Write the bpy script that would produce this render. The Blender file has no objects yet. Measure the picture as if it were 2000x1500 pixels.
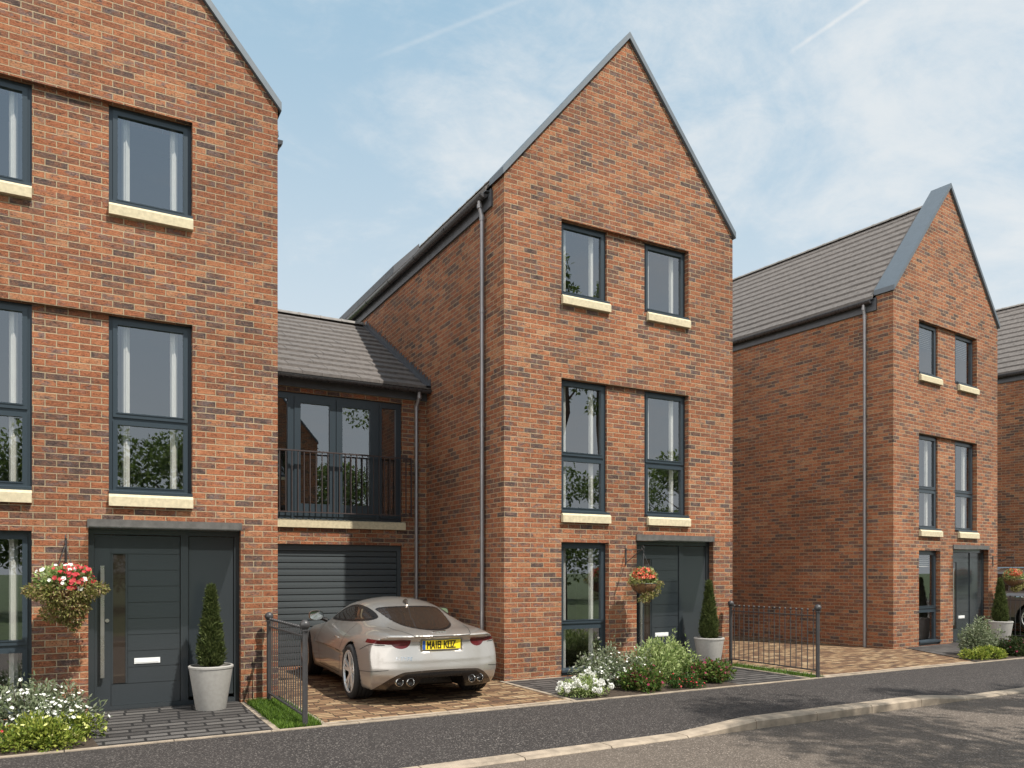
import bpy, math, random
import numpy as np
from mathutils import Vector, Matrix
PI = math.pi
SC = bpy.context.scene
COL = SC.collection
rnd = random.Random(7)

# ------------------------------------------------------------------ node helpers
class S:
    """socket wrapper with arithmetic"""
    def __init__(s, nt, sock): s.nt, s.k = nt, sock
    def op(s, o, b=None, c=None):
        n = s.nt.nodes.new('ShaderNodeMath'); n.operation = o
        s.nt.links.new(s.k, n.inputs[0])
        for i, q in ((1, b), (2, c)):
            if q is None: continue
            if isinstance(q, S): s.nt.links.new(q.k, n.inputs[i])
            else: n.inputs[i].default_value = q
        return S(s.nt, n.outputs[0])
    def __add__(s, b): return s.op('ADD', b)
    def __sub__(s, b): return s.op('SUBTRACT', b)
    def __mul__(s, b): return s.op('MULTIPLY', b)
    def __truediv__(s, b): return s.op('DIVIDE', b)
    def floor(s): return s.op('FLOOR')
    def fract(s): return s.op('FRACT')
    def mod(s, b): return s.op('FLOORED_MODULO', b)
    def min(s, b): return s.op('MINIMUM', b)
    def max(s, b): return s.op('MAXIMUM', b)
    def step(s, a, b, lo=0.0, hi=1.0):
        n = s.nt.nodes.new('ShaderNodeMapRange'); n.interpolation_type = 'SMOOTHSTEP'
        s.nt.links.new(s.k, n.inputs[0])
        for i, q in enumerate((a, b, lo, hi)): n.inputs[i+1].default_value = q
        return S(s.nt, n.outputs[0])
    def ramp(s, stops, const=False):
        n = s.nt.nodes.new('ShaderNodeValToRGB'); e = n.color_ramp.elements
        if const: n.color_ramp.interpolation = 'CONSTANT'
        while len(e) < len(stops): e.new(0.5)
        for i, (p, c) in enumerate(stops):
            e[i].position = p; e[i].color = (c[0], c[1], c[2], 1)
        s.nt.links.new(s.k, n.inputs[0]); return S(s.nt, n.outputs[0])

class M:
    """material builder"""
    def __init__(s, name):
        s.m = bpy.data.materials.new(name); s.m.use_nodes = True
        s.nt = s.m.node_tree; s.b = s.nt.nodes['Principled BSDF']; s.out = s.nt.nodes['Material Output']
    def new(s, t): return s.nt.nodes.new(t)
    def put(s, inp, val):
        i = s.b.inputs[inp]
        if isinstance(val, S): s.nt.links.new(val.k, i)
        elif isinstance(val, tuple): i.default_value = (*val, 1) if len(val) == 3 else val
        else: i.default_value = val
        return s
    def uv(s):
        n = s.new('ShaderNodeUVMap'); n.uv_map = 'UVMap'
        x = s.new('ShaderNodeSeparateXYZ'); s.nt.links.new(n.outputs[0], x.inputs[0])
        return S(s.nt, n.outputs[0]), S(s.nt, x.outputs[0]), S(s.nt, x.outputs[1])
    def pos(s):
        n = s.new('ShaderNodeNewGeometry'); return S(s.nt, n.outputs['Position'])
    def obj(s):
        n = s.new('ShaderNodeTexCoord'); return S(s.nt, n.outputs['Object'])
    def island(s):
        n = s.new('ShaderNodeNewGeometry'); return S(s.nt, n.outputs['Random Per Island'])
    def objrand(s):
        n = s.new('ShaderNodeObjectInfo'); return S(s.nt, n.outputs['Random'])
    def comb(s, *a):
        n = s.new('ShaderNodeCombineXYZ')
        for i, q in enumerate(a):
            if isinstance(q, S): s.nt.links.new(q.k, n.inputs[i])
            else: n.inputs[i].default_value = q
        return S(s.nt, n.outputs[0])
    def scale(s, v, sc):
        n = s.new('ShaderNodeMapping'); s.nt.links.new(v.k, n.inputs['Vector'])
        n.inputs['Scale'].default_value = sc; return S(s.nt, n.outputs[0])
    def noise(s, v, sc, det=4, rough=.55, dist=0):
        n = s.new('ShaderNodeTexNoise'); s.nt.links.new(v.k, n.inputs['Vector'])
        n.inputs['Scale'].default_value = sc; n.inputs['Detail'].default_value = det
        n.inputs['Roughness'].default_value = rough; n.inputs['Distortion'].default_value = dist
        return S(s.nt, n.outputs['Fac'])
    def voro(s, v, sc, out='Distance', feat='F1'):
        n = s.new('ShaderNodeTexVoronoi'); s.nt.links.new(v.k, n.inputs['Vector']); n.feature = feat
        n.inputs['Scale'].default_value = sc; return S(s.nt, n.outputs[out])
    def white(s, v):
        n = s.new('ShaderNodeTexWhiteNoise'); s.nt.links.new(v.k, n.inputs['Vector']); return S(s.nt, n.outputs['Value'])
    def mix(s, f, a, b, mode='MIX'):
        n = s.new('ShaderNodeMix'); n.data_type = 'RGBA'; n.blend_type = mode
        for i, q in ((0, f), (6, a), (7, b)):
            if isinstance(q, S): s.nt.links.new(q.k, n.inputs[i])
            elif isinstance(q, tuple): n.inputs[i].default_value = (*q, 1)
            else: n.inputs[i].default_value = q
        return S(s.nt, n.outputs[2])
    def bump(s, h, dist=.005, strength=1.0):
        n = s.new('ShaderNodeBump'); s.nt.links.new(h.k, n.inputs['Height'])
        n.inputs['Distance'].default_value = dist; n.inputs['Strength'].default_value = strength
        s.nt.links.new(n.outputs[0], s.b.inputs['Normal']); return s

def plain(name, col, rough=.5, metal=0.0, var=.12, vs=6, bump=0, spec=.5, coat=0):
    q = M(name); p = q.obj()
    n = q.noise(p, vs, 5)
    c0 = tuple(x*(1-var) for x in col); c1 = tuple(min(1, x*(1+var)) for x in col)
    q.put('Base Color', n.ramp([(.3, c0), (.7, c1)]))
    n2 = q.noise(p, vs*3, 3)
    q.put('Roughness', rough if var <= .02 else n2.step(.2, .8, max(.02, rough-.06), min(1, rough+.08))); q.put('Metallic', metal)
    q.put('Specular IOR Level', spec)
    if coat: q.put('Coat Weight', coat); q.put('Coat Roughness', .03)
    if bump: q.bump(q.noise(p, 120, 4), bump)
    return q.m

MAT = {}
def brick():
    q = M('brick'); vec, u, v = q.uv(); r = q.objrand()
    BW, BH = .225, .075
    row = (v/BH).floor(); uo = u/BW + row.mod(2.0)*.5
    col = uo.floor(); fu = uo.fract()*BW; fv = (v/BH).fract()*BH
    wob = (q.noise(vec, 90, 2)-.5)*.006
    d = (fu.min(fu*-1.0+BW)).min(fv.min(fv*-1.0+BH)) + wob
    mask = d.step(.0035, .0070)
    h1 = q.white(q.comb(col, row, r*97.0)); h2 = q.white(q.comb(col+37.3, row, r*53.0))
    off = q.comb(h1*9.0, h2*7.0, 0.0)
    a = q.new('ShaderNodeVectorMath'); q.nt.links.new(vec.k, a.inputs[0]); q.nt.links.new(off.k, a.inputs[1])
    bv = S(q.nt, a.outputs[0])
    blot = q.noise(bv, 11, 4, .6)
    tone = (h1*.80 + blot*.68 - .255)
    c = tone.ramp([(0.0, (0.0630, 0.0450, 0.0416)), (.09, (0.1035, 0.0704, 0.0620)), (.19, (0.1710, 0.0885, 0.0605)), (.33, (0.2565, 0.0967, 0.0500)),
                   (.52, (0.3285, 0.1146, 0.0530)), (.70, (0.3690, 0.1392, 0.0651)), (.86, (0.4140, 0.1842, 0.0908)), (1.0, (0.3780, 0.2170, 0.1287))])
    smud = q.noise(q.scale(bv, (1, 1.7, 1)), 7.0, 4, .62).step(.47, .62)
    c = q.mix(smud*(h2.step(.25, .95))*.85, c, (.155, .118, .112))
    crz = q.noise(q.scale(bv, (22, 52, 1)), 1.0, 6, .74, 1.8)
    c = q.mix(crz.step(.51, .37)*.90, c, (.040, .022, .017)); c = q.mix(crz.step(.53, .66)*.42, c, (.56, .29, .175))
    mort = q.noise(vec, 60, 3).ramp([(.3, (.38, .295, .185)), (.7, (.50, .40, .265))])
    broad = q.noise(vec, .55, 4, .6).step(.28, .72, .80, 1.10)
    c = q.mix(mask, mort, c)
    n = q.new('ShaderNodeVectorMath'); n.operation = 'SCALE'; q.nt.links.new(c.k, n.inputs[0]); q.nt.links.new(broad.k, n.inputs['Scale'])
    q.put('Base Color', S(q.nt, n.outputs[0])); q.put('Roughness', .88); q.put('Specular IOR Level', .25)
    q.bump(mask*.9 + crz*.9 + h2*.3, .010, 1.0)
    return q.m

def blocks(name, BW, BH, gap, stops, joint, bump=.006, rough=.85, rowk=.5):
    q = M(name); vec, u, v = q.uv()
    wv = q.noise(vec, 5, 2)-.5
    v = v + wv*.006; row = (v/BH).floor()
    rr = q.white(q.comb(row, 3.1, 0.0))
    uo = u/BW + rr*3.0; col = uo.floor()
    fu = uo.fract()*BW; fv = (v/BH).fract()*BH
    d = (fu.min(fu*-1.0+BW)).min(fv.min(fv*-1.0+BH)*rowk) + (q.noise(vec, 60, 2)-.5)*.004
    mask = d.step(gap*.45, gap)
    h1 = q.white(q.comb(col, row, 5.5))
    nn = q.noise(vec, 14, 5, .65)
    c = (h1*.8+nn*.5-.15).ramp(stops)
    fine = q.noise(vec, 130, 3)
    c = q.mix(fine.step(.35, .6), q.mix(.35, c, (0.02, .017, .014)), c)
    c = q.mix(mask, joint, c)
    q.put('Base Color', c); q.put('Roughness', rough); q.put('Specular IOR Level', .3)
    q.bump(mask + nn*.3 + h1*.25, bump)
    return q.m

def asphalt(name, dark, mid, light):
    q = M(name); p = q.pos()
    sp = q.voro(p, 95, 'Color'); x = q.new('ShaderNodeSeparateColor'); q.nt.links.new(sp.k, x.inputs[0])
    h = S(q.nt, x.outputs[0])
    c = h.ramp([(0, dark), (.5, mid), (.80, mid), (.93, light), (1, tuple(k*1.5 for k in light))])
    big = q.noise(p, .8, 4); pat = q.noise(p, 6, 5, .7)
    c = q.mix(big.step(.35, .68)*.35, c, tuple(k*1.25 for k in mid)); c = q.mix(pat.step(.5, .75)*.35, c, dark)
    q.put('Base Color', c); q.put('Roughness', .82); q.put('Specular IOR Level', .35)
    d = q.voro(p, 95); q.bump(d, .005)
    return q.m

def leafmat(name, cols, rough=.55, trans=.35):
    q = M(name); r = q.island()
    n = len(cols); c = r.ramp([(i/(max(1, n-1)), k) for i, k in enumerate(cols)])
    q.put('Base Color', c); q.put('Roughness', rough); q.put('Specular IOR Level', .3)
    t = q.new('ShaderNodeBsdfTranslucent'); q.nt.links.new(c.k, t.inputs[0])
    mx = q.new('ShaderNodeMixShader'); mx.inputs[0].default_value = trans
    q.nt.links.new(q.b.outputs[0], mx.inputs[1]); q.nt.links.new(t.outputs[0], mx.inputs[2])
    q.nt.links.new(mx.outputs[0], q.out.inputs[0]); return q.m

def glass(name, tint, ior=1.9, gl=(1, 1, 1), rough=0.0):
    q = M(name)
    tr = q.new('ShaderNodeBsdfTransparent'); tr.inputs[0].default_value = (*tint, 1)
    g = q.new('ShaderNodeBsdfGlossy'); g.inputs['Roughness'].default_value = rough; g.inputs['Color'].default_value = (*gl, 1)
    f = q.new('ShaderNodeFresnel'); f.inputs[0].default_value = ior; gg = q.new('ShaderNodeNewGeometry')
    fr = S(q.nt, f.outputs[0])*(S(q.nt, gg.outputs['Backfacing'])*-1.0+1.0)
    mx = q.new('ShaderNodeMixShader'); q.nt.links.new(fr.k, mx.inputs[0])
    q.nt.links.new(tr.outputs[0], mx.inputs[1]); q.nt.links.new(g.outputs[0], mx.inputs[2])
    q.nt.links.new(mx.outputs[0], q.out.inputs[0]); return q.m

MAT['brick'] = brick()
MAT['drive'] = blocks('block_paving', .20, .10, .008, [(0, (.070, .042, .028)), (.3, (.17, .088, .048)), (.6, (.29, .175, .092)), (.85, (.40, .275, .155)), (1, (.48, .37, .24))], (.035, .030, .018), .008)
MAT['slab'] = blocks('slab_paving', .36, .175, .018, [(0, (.050, .046, .044)), (.5, (.085, .079, .075)), (1, (.135, .126, .118))], (.016, .015, .015), .004, .7, .45)
MAT['road'] = asphalt('road_asphalt', (.058, .047, .038), (.108, .088, .071), (.22, .185, .155))
MAT['footway'] = asphalt('footway_asphalt', (.019, .0165, .0155), (.035, .030, .028), (.125, .112, .102))
MAT['concrete'] = plain('kerb_concrete', (.30, .245, .185), .85, var=.30, vs=7, bump=.002)
MAT['sill'] = plain('sandstone', (.55, .475, .32), .85, var=.14, vs=22, bump=.002)
MAT['frame'] = plain('anthracite_frame', (.030, .043, .054), .30, var=.02, vs=2)
MAT['door'] = plain('anthracite_door', (.034, .041, .046), .18, var=.012, vs=2, spec=.7)
MAT['tile'] = plain('roof_tile', (.125, .110, .100), .72, var=.25, vs=14, bump=.002)
MAT['ridge'] = plain('ridge_tile', (.20, .185, .17), .65, var=.2, vs=9)
MAT['lead'] = plain('lead_flashing', (.07, .075, .085), .55, var=.15)
MAT['coping'] = plain('coping_metal', (.105, .125, .145), .5, metal=.15, var=.05)
MAT['gutter'] = plain('gutter_plastic', (.050, .050, .054), .28, var=.08, spec=.6)
MAT['pipe'] = plain('pipe_metal', (.27, .26, .265), .34, metal=.45, var=.08)
MAT['lintel'] = plain('lintel_slate', (.088, .083, .076), .6, var=.25, vs=14)
MAT['curtain'] = plain('curtain_cloth', (.86, .82, .72), .9, var=.03)
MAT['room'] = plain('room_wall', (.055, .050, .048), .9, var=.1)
MAT['steel'] = plain('brushed_steel', (.62, .60, .57), .28, metal=1.0, var=.05, vs=3)
MAT['iron'] = plain('painted_iron', (.045, .043, .044), .42, var=.15, vs=20)
MAT['rail'] = plain('brown_rail', (.050, .036, .034), .45, var=.15)
MAT['pane'] = glass('window_glass', (.90, .91, .92), 2.9, (.93, .96, 1.0))
MAT['canopy'] = glass('canopy_glass', (.74, .76, .75), 1.6)
MAT['garage'] = plain('garage_slat', (.045, .055, .060), .55, var=.02, vs=2)
MAT['white'] = plain('white_plastic', (.78, .78, .76), .4, var=.04)
MAT['dark'] = plain('black_rubber', (.014, .014, .015), .6, var=.2)
MAT['soil'] = plain('bed_soil', (.05, .034, .022), .95, var=.4, vs=25, bump=.01)
MAT['lawn'] = plain('lawn_ground', (.055, .085, .022), .9, var=.35, vs=3, bump=.01)
MAT['pot'] = plain('pot_clay', (.34, .325, .30), .75, var=.08, vs=25, bump=.0015)
MAT['chain'] = plain('chain_metal', (.10, .10, .10), .4, metal=.7)
MAT['coir'] = plain('coir_liner', (.17, .085, .035), .95, var=.5, vs=60, bump=.012)
MAT['bark'] = plain('tree_bark', (.09, .065, .045), .9, var=.3, vs=12, bump=.01)
def car_paint(name, c, c2):
    q = M(name); p = q.obj(); n = q.noise(p, 900, 1)
    q.put('Base Color', n.ramp([(.35, c), (.65, c2)])); q.put('Metallic', .62); q.put('Roughness', .33)
    q.put('Coat Weight', 1.0); q.put('Coat Roughness', .02); return q.m
MAT['paint'] = car_paint('champagne_paint', (.39, .365, .335), (.50, .475, .44))
MAT['paint2'] = car_paint('bronze_paint', (.17, .155, .15), (.23, .21, .20))
MAT['carglass'] = plain('tinted_glass', (.030, .022, .017), .03, var=.0, spec=.9)
MAT['lamp'] = plain('red_lens', (.085, .007, .009), .16, var=.3, vs=25, spec=.5)
MAT['chrome'] = plain('chrome', (.80, .79, .77), .07, metal=1, var=.0)
MAT['trim'] = plain('bronze_trim', (.085, .068, .055), .22, metal=.6, var=.05)
MAT['blackgloss'] = plain('gloss_black', (.010, .009, .009), .30, var=.1, spec=.35)
MAT['tyre'] = plain('tyre_rubber', (.020, .019, .019), .75, var=.2, vs=30)
MAT['plate'] = plain('plate_yellow', (.86, .66, .03), .35, var=.03)
MAT['plateblue'] = plain('plate_blue', (.03, .09, .32), .4)
MAT['ink'] = plain('plate_ink', (.012, .012, .012), .4)
MAT['rim'] = plain('bright_alloy', (.80, .79, .77), .25, metal=.55, var=.02)
MAT['mirror'] = plain('mirror_glass', (.85, .87, .9), .02, metal=1, var=0)
MAT['blind'] = plain('blind_slat', (.74, .70, .60), .7, var=.04)
MAT['L_grey'] = leafmat('silver_leaf', [(.075, .105, .050), (.15, .19, .095), (.24, .28, .165), (.36, .39, .27)])
MAT['L_lime'] = leafmat('lime_leaf', [(.07, .11, .016), (.16, .22, .03), (.28, .33, .05), (.42, .44, .10)])
MAT['L_green'] = leafmat('green_leaf', [(.028, .060, .014), (.055, .11, .022), (.09, .16, .035)])
MAT['L_fresh'] = leafmat('fresh_leaf', [(.11, .17, .05), (.22, .30, .09), (.36, .44, .16), (.54, .60, .30)])
MAT['L_dark'] = leafmat('dark_leaf', [(.018, .030, .010), (.035, .055, .016), (.055, .075, .022)])
MAT['L_burg'] = leafmat('burgundy_leaf', [(.035, .075, .015), (.08, .15, .028), (.14, .21, .04), (.15, .045, .045)])
MAT['L_conf'] = leafmat('conifer_leaf', [(.042, .060, .018), (.085, .115, .034), (.155, .18, .062)])
MAT['L_tree'] = leafmat('tree_leaf', [(.06, .10, .022), (.11, .165, .04), (.19, .25, .07)], trans=.5)
MAT['L_trail'] = leafmat('trailing_leaf', [(.10, .12, .025), (.22, .22, .055), (.36, .33, .12), (.30, .17, .13)])
MAT['L_grass'] = leafmat('grass_blade', [(.05, .10, .012), (.10, .18, .02), (.16, .25, .035)])
MAT['F_white'] = leafmat('white_petal', [(.78, .78, .72), (.88, .88, .84)], trans=.2)
MAT['F_red'] = leafmat('red_petal', [(.34, .015, .02), (.50, .035, .045), (.55, .10, .10)], trans=.2)
MAT['F_orange'] = leafmat('coral_petal', [(.48, .03, .03), (.66, .08, .04), (.74, .15, .08), (.74, .28, .18)], trans=.2)
MAT['F_yellow'] = leafmat('pale_yellow_petal', [(.62, .62, .18), (.74, .74, .34)], trans=.2)
MAT['F_burg'] = leafmat('burgundy_petal', [(.20, .02, .05), (.32, .035, .08)], trans=.2)

# ------------------------------------------------------------------ mesh helpers
CACHE = {}
def empty(name, loc=(0, 0, 0), rz=0.0, label=None, cat=None, group=None):
    o = bpy.data.objects.new(name, None); COL.objects.link(o); o.empty_display_size = .2
    o.location = loc; o.rotation_euler = (0, 0, rz)
    return tag(o, label, cat, group)
def tag(o, label=None, cat=None, group=None, kind=None):
    if label: o['label'] = label
    if cat: o['category'] = cat
    if group: o['group'] = group
    if kind: o['kind'] = kind
    return o
def link(name, me, parent=None, loc=None, rz=None):
    o = bpy.data.objects.new(name, me); COL.objects.link(o)
    if parent is not None: o.parent = parent
    if loc is not None: o.location = loc
    if rz is not None: o.rotation_euler = (0, 0, rz)
    return o
def copy_tree(o, parent=None):
    c = o.copy(); COL.objects.link(c)
    if parent is not None: c.parent = parent
    for ch in list(o.children): copy_tree(ch, c)
    return c
def add_uv(me):
    n = len(me.loops)
    if n == 0: return
    co = np.empty(len(me.vertices)*3); me.vertices.foreach_get('co', co); co = co.reshape(-1, 3)
    li = np.empty(n, dtype=np.int32); me.loops.foreach_get('vertex_index', li)
    nf = len(me.polygons)
    tot = np.empty(nf, dtype=np.int32); me.polygons.foreach_get('loop_total', tot)
    nor = np.empty(nf*3); me.polygons.foreach_get('normal', nor); nor = np.abs(nor.reshape(-1, 3))
    ln = np.repeat(nor, tot, axis=0); p = co[li]
    ax = np.argmax(ln - np.array([0, 0, .02]), axis=1)
    uv = np.where((ax == 0)[:, None], p[:, [1, 2]], np.where((ax == 1)[:, None], p[:, [0, 2]], p[:, [0, 1]]))
    l = me.uv_layers.new(name='UVMap'); l.data.foreach_set('uv', uv.astype(np.float32).ravel())
def mesh(name, v, f, mat, smooth=False, ang=None):
    me = bpy.data.meshes.new(name); me.from_pydata([tuple(map(float, p)) for p in v], [], f)
    me.update(); add_uv(me)
    if mat: me.materials.append(MAT[mat])
    if smooth:
        me.polygons.foreach_set('use_smooth', [True]*len(me.polygons))
        if ang: me.set_sharp_from_angle(angle=math.radians(ang))
    me.update(); return me
class MB:
    def __init__(s): s.v, s.f = [], []
    def add(s, vs, fs):
        o = len(s.v); s.v += [tuple(p) for p in vs]; s.f += [tuple(i+o for i in f) for f in fs]; return s
    def quad(s, *p): return s.add(p, [tuple(range(len(p)))])
    def box(s, x0, y0, z0, x1, y1, z1):
        return s.add([(x0, y0, z0), (x1, y0, z0), (x1, y1, z0), (x0, y1, z0), (x0, y0, z1), (x1, y0, z1), (x1, y1, z1), (x0, y1, z1)],
                     [(0, 3, 2, 1), (4, 5, 6, 7), (0, 1, 5, 4), (1, 2, 6, 5), (2, 3, 7, 6), (3, 0, 4, 7)])
    def prism(s, poly, ax, a, b):
        """convex polygon (2D) extruded along ax from a to b; order (p,q) = remaining axes in xyz order"""
        n = len(poly)
        def P(pt, t):
            l = list(pt); l.insert(ax, t); return tuple(l)
        vs = [P(p, a) for p in poly] + [P(p, b) for p in poly]
        fs = [tuple(range(n-1, -1, -1)), tuple(range(n, 2*n))] + [(i, (i+1) % n, (i+1) % n+n, i+n) for i in range(n)]
        ar = sum(poly[i][0]*poly[(i+1) % n][1]-poly[(i+1) % n][0]*poly[i][1] for i in range(n))
        if (ar < 0) != (ax == 1): fs = [f[::-1] for f in fs]
        return s.add(vs, fs)
    def cyl(s, p0, p1, r, n=10, r2=None, cap=True):
        p0, p1 = Vector(p0), Vector(p1); d = (p1-p0).normalized()
        a = d.orthogonal().normalized(); b = d.cross(a); r2 = r if r2 is None else r2
        vs = [p0+(a*math.cos(2*PI*i/n)+b*math.sin(2*PI*i/n))*r for i in range(n)] + [p1+(a*math.cos(2*PI*i/n)+b*math.sin(2*PI*i/n))*r2 for i in range(n)]
        fs = [(i, (i+1) % n, (i+1) % n+n, i+n) for i in range(n)]
        if cap: fs += [tuple(range(n-1, -1, -1)), tuple(range(n, 2*n))]
        return s.add(vs, fs)
    def tube(s, pts, r, n=8):
        pts = [Vector(p) for p in pts]; rs = r if isinstance(r, (list, tuple)) else [r]*len(pts)
        rings = []; a = None
        for i, p in enumerate(pts):
            d = (pts[min(i+1, len(pts)-1)]-pts[max(i-1, 0)]).normalized()
            a = d.orthogonal().normalized() if a is None else (a-d*a.dot(d)).normalized()
            b = d.cross(a); rings.append([p+(a*math.cos(2*PI*k/n)+b*math.sin(2*PI*k/n))*rs[i] for k in range(n)])
        vs = [q for ring in rings for q in ring]; fs = []
        for i in range(len(pts)-1):
            for k in range(n): fs.append((i*n+k, i*n+(k+1) % n, (i+1)*n+(k+1) % n, (i+1)*n+k))
        fs += [tuple(range(n-1, -1, -1)), tuple(range(len(vs)-n, len(vs)))]
        return s.add(vs, fs)
    def lathe(s, prof, c=(0, 0, 0), n=24, axis=2):
        vs, fs = [], []
        for r, z in prof:
            for k in range(n):
                a = 2*PI*k/n; p = [r*math.cos(a), r*math.sin(a)]; p.insert(axis, z) if axis != 0 else p.insert(0, z)
                vs.append((p[0]+c[0], p[1]+c[1], p[2]+c[2]))
        for i in range(len(prof)-1):
            for k in range(n): fs.append((i*n+k, i*n+(k+1) % n, (i+1)*n+(k+1) % n, (i+1)*n+k))
        return s.add(vs, fs)
    def ball(s, c, r, n=12, m=8):
        return s.lathe([(max(1e-4, r*math.sin(PI*i/m)), -r*math.cos(PI*i/m)) for i in range(m+1)], c, n)
    def ring(s, x0, z0, x1, z1, w, y0, y1):
        """rectangular frame in the xz plane"""
        s.box(x0, y0, z0, x0+w, y1, z1); s.box(x1-w, y0, z0, x1, y1, z1)
        s.box(x0+w, y0, z0, x1-w, y1, z0+w); return s.box(x0+w, y0, z1-w, x1-w, y1, z1)
    def me(s, name, mat, smooth=False, ang=None): return mesh(name, s.v, s.f, mat, smooth, ang)
    def obj(s, name, mat, parent=None, smooth=False, ang=None, loc=None): return link(name, s.me(name, mat, smooth, ang), parent, loc)
def cached(key, fn):
    if key not in CACHE: CACHE[key] = fn()
    return CACHE[key]

# ------------------------------------------------------------------ walls
def panel(mb, x0, x1, z0, z1, holes, y=0.0, reveal=.16):
    xs = sorted({x0, x1, *[h[0] for h in holes], *[h[1] for h in holes]})
    zs = sorted({z0, z1, *[h[2] for h in holes], *[h[3] for h in holes]})
    for i in range(len(xs)-1):
        for j in range(len(zs)-1):
            cx, cz = (xs[i]+xs[i+1])/2, (zs[j]+zs[j+1])/2
            if any(h[0] < cx < h[1] and h[2] < cz < h[3] for h in holes): continue
            mb.quad((xs[i], y, zs[j]), (xs[i+1], y, zs[j]), (xs[i+1], y, zs[j+1]), (xs[i], y, zs[j+1]))
    for a, b, c, d in holes:
        e = y+reveal
        mb.quad((a, y, c), (a, y, d), (a, e, d), (a, e, c)); mb.quad((b, y, d), (b, y, c), (b, e, c), (b, e, d))
        mb.quad((a, y, d), (b, y, d), (b, e, d), (a, e, d)); mb.quad((b, y, c), (a, y, c), (a, e, c), (b, e, c))

HW, HD = 4.57, 9.0
ZE, ZA = 7.48, 10.19
WX = ((1.0, 1.9), (2.66, 3.56))
ROWS = ((2.487, 4.575, 3.38), (5.845, 7.025, None))
DX = (2.45, 4.12)

def m_house_wall():
    mb = MB()
    holes = [(1.0, 3.56, r[0], r[1]) for r in ROWS] + [(1.0, 1.9, -.02, 2.045), (DX[0], DX[1], -.04, 2.09)]
    panel(mb, 0, HW, -.15, ZE, holes)
    for r in ROWS:                       # brickwork between the paired windows, set back
        mb.quad((1.9, .06, r[0]), (2.66, .06, r[0]), (2.66, .06, r[1]), (1.9, .06, r[1]))
        mb.quad((1.9, .06, r[1]), (1.9, .16, r[1]), (1.9, .16, r[0]), (1.9, .06, r[0]))
        mb.quad((2.66, .16, r[1]), (2.66, .06, r[1]), (2.66, .06, r[0]), (2.66, .16, r[0]))
    mb.quad((0, 0, ZE), (HW, 0, ZE), (HW/2, 0, ZA))
    mb.quad((HW, .39, 7.0), (0, .39, 7.0), (0, .39, ZE), (HW/2, .39, ZA), (HW, .39, ZE))
    for x, fl in ((0, 1), (HW, 0)):
        a = [(x, HD, -.15), (x, 0, -.15), (x, 0, ZE), (x, .39, ZE), (x, .39, 7.3), (x, HD, 7.3)]
        mb.quad(*[a[i] for i in (0, 1, 4, 5)][::1] if fl else [a[i] for i in (0, 1, 4, 5)][::-1])
        b = [(x, .39, 7.3), (x, 0, -.15), (x, 0, ZE), (x, .39, ZE)]
        mb.quad(*b if fl else b[::-1])
    mb.quad((HW, HD, -.15), (0, HD, -.15), (0, HD, 7.3), (HW/2, HD, 9.9), (HW, HD, 7.3))
    return mb.me('wall', 'brick')
def m_coping():
    mb = MB(); y0, y1 = -.045, .405
    sl = (ZA-ZE)/(HW/2); t = .115
    zl = ZE-.04*sl+.012
    for p in ([(-.04, zl), (HW/2, ZA+.012), (HW/2, ZA+t), (-.04, zl+t*.92)], [(HW/2, ZA+.012), (HW+.04, zl), (HW+.04, zl+t*.92), (HW/2, ZA+t)]):
        mb.prism(p, 1, y0, y1)
    return mb.me('coping', 'coping')
RZ0, RSL = 7.385, (9.98-7.385)/(HW/2+.10)
def m_roof():
    mb = MB(); n = 14; run = HW/2+.10; y0, y1 = .41, HD+.15; th = .046
    r2 = random.Random(3)
    for sgn in (1, -1):
        X = (lambda x: x) if sgn > 0 else (lambda x: HW-x)
        for i in range(n):
            a, b = run*i/n-.10, run*(i+1)/n-.10
            za, zb = RZ0+RSL*(a+.10), RZ0+RSL*(b+.10)
            L = .33; k = 0; y = y0-(i % 2)*L/2
            while y < y1:
                s, e = max(y, y0)+.0022, min(y+L, y1)-.0022; y += L
                if e-s < .02: continue
                j = r2.uniform(-.004, .004)
                P = [(X(a), s, za+th+j), (X(a), e, za+th+j), (X(b), e, zb+.006+j), (X(b), s, zb+.006+j), (X(a), s, za-.01), (X(a), e, za-.01)]
                fs = [(3, 2, 1, 0), (0, 1, 5, 4), (0, 4, 3), (1, 2, 5)]
                mb.add(P, fs if sgn > 0 else [f[::-1] for f in fs])
        # under-layer so that joints stay dark
        P = [(X(-.10), y0, RZ0-.012), (X(-.10), y1, RZ0-.012), (X(run-.10), y1, RZ0+RSL*run-.012), (X(run-.10), y0, RZ0+RSL*run-.012)]
        mb.quad(*(P[::-1] if sgn > 0 else P))
    return mb.me('roof', 'tile')
def ridge_caps(y0, y1, zc, xc, L=.45, along=1):
    mb = MB(); t = y0; n = 8
    while t < y1-.01:
        e = min(t+L, y1); vs = []
        for q, rr in ((t, .105), (t+.04, .105), (t+.041, .097), (e, .097)):
            for k in range(n+1):
                a = PI*k/n; p = (xc+rr*math.cos(a), q, zc+rr*.75*math.sin(a)-.02)
                vs.append(p if along == 1 else (p[1], p[0], p[2]))
        fs = [(i*(n+1)+k, i*(n+1)+k+1, (i+1)*(n+1)+k+1, (i+1)*(n+1)+k) for i in range(3) for k in range(n)]
        fs.append(tuple(range(n+1)))
        mb.add(vs, fs if along == 1 else [f[::-1] for f in fs]); t = e
    return mb
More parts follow.
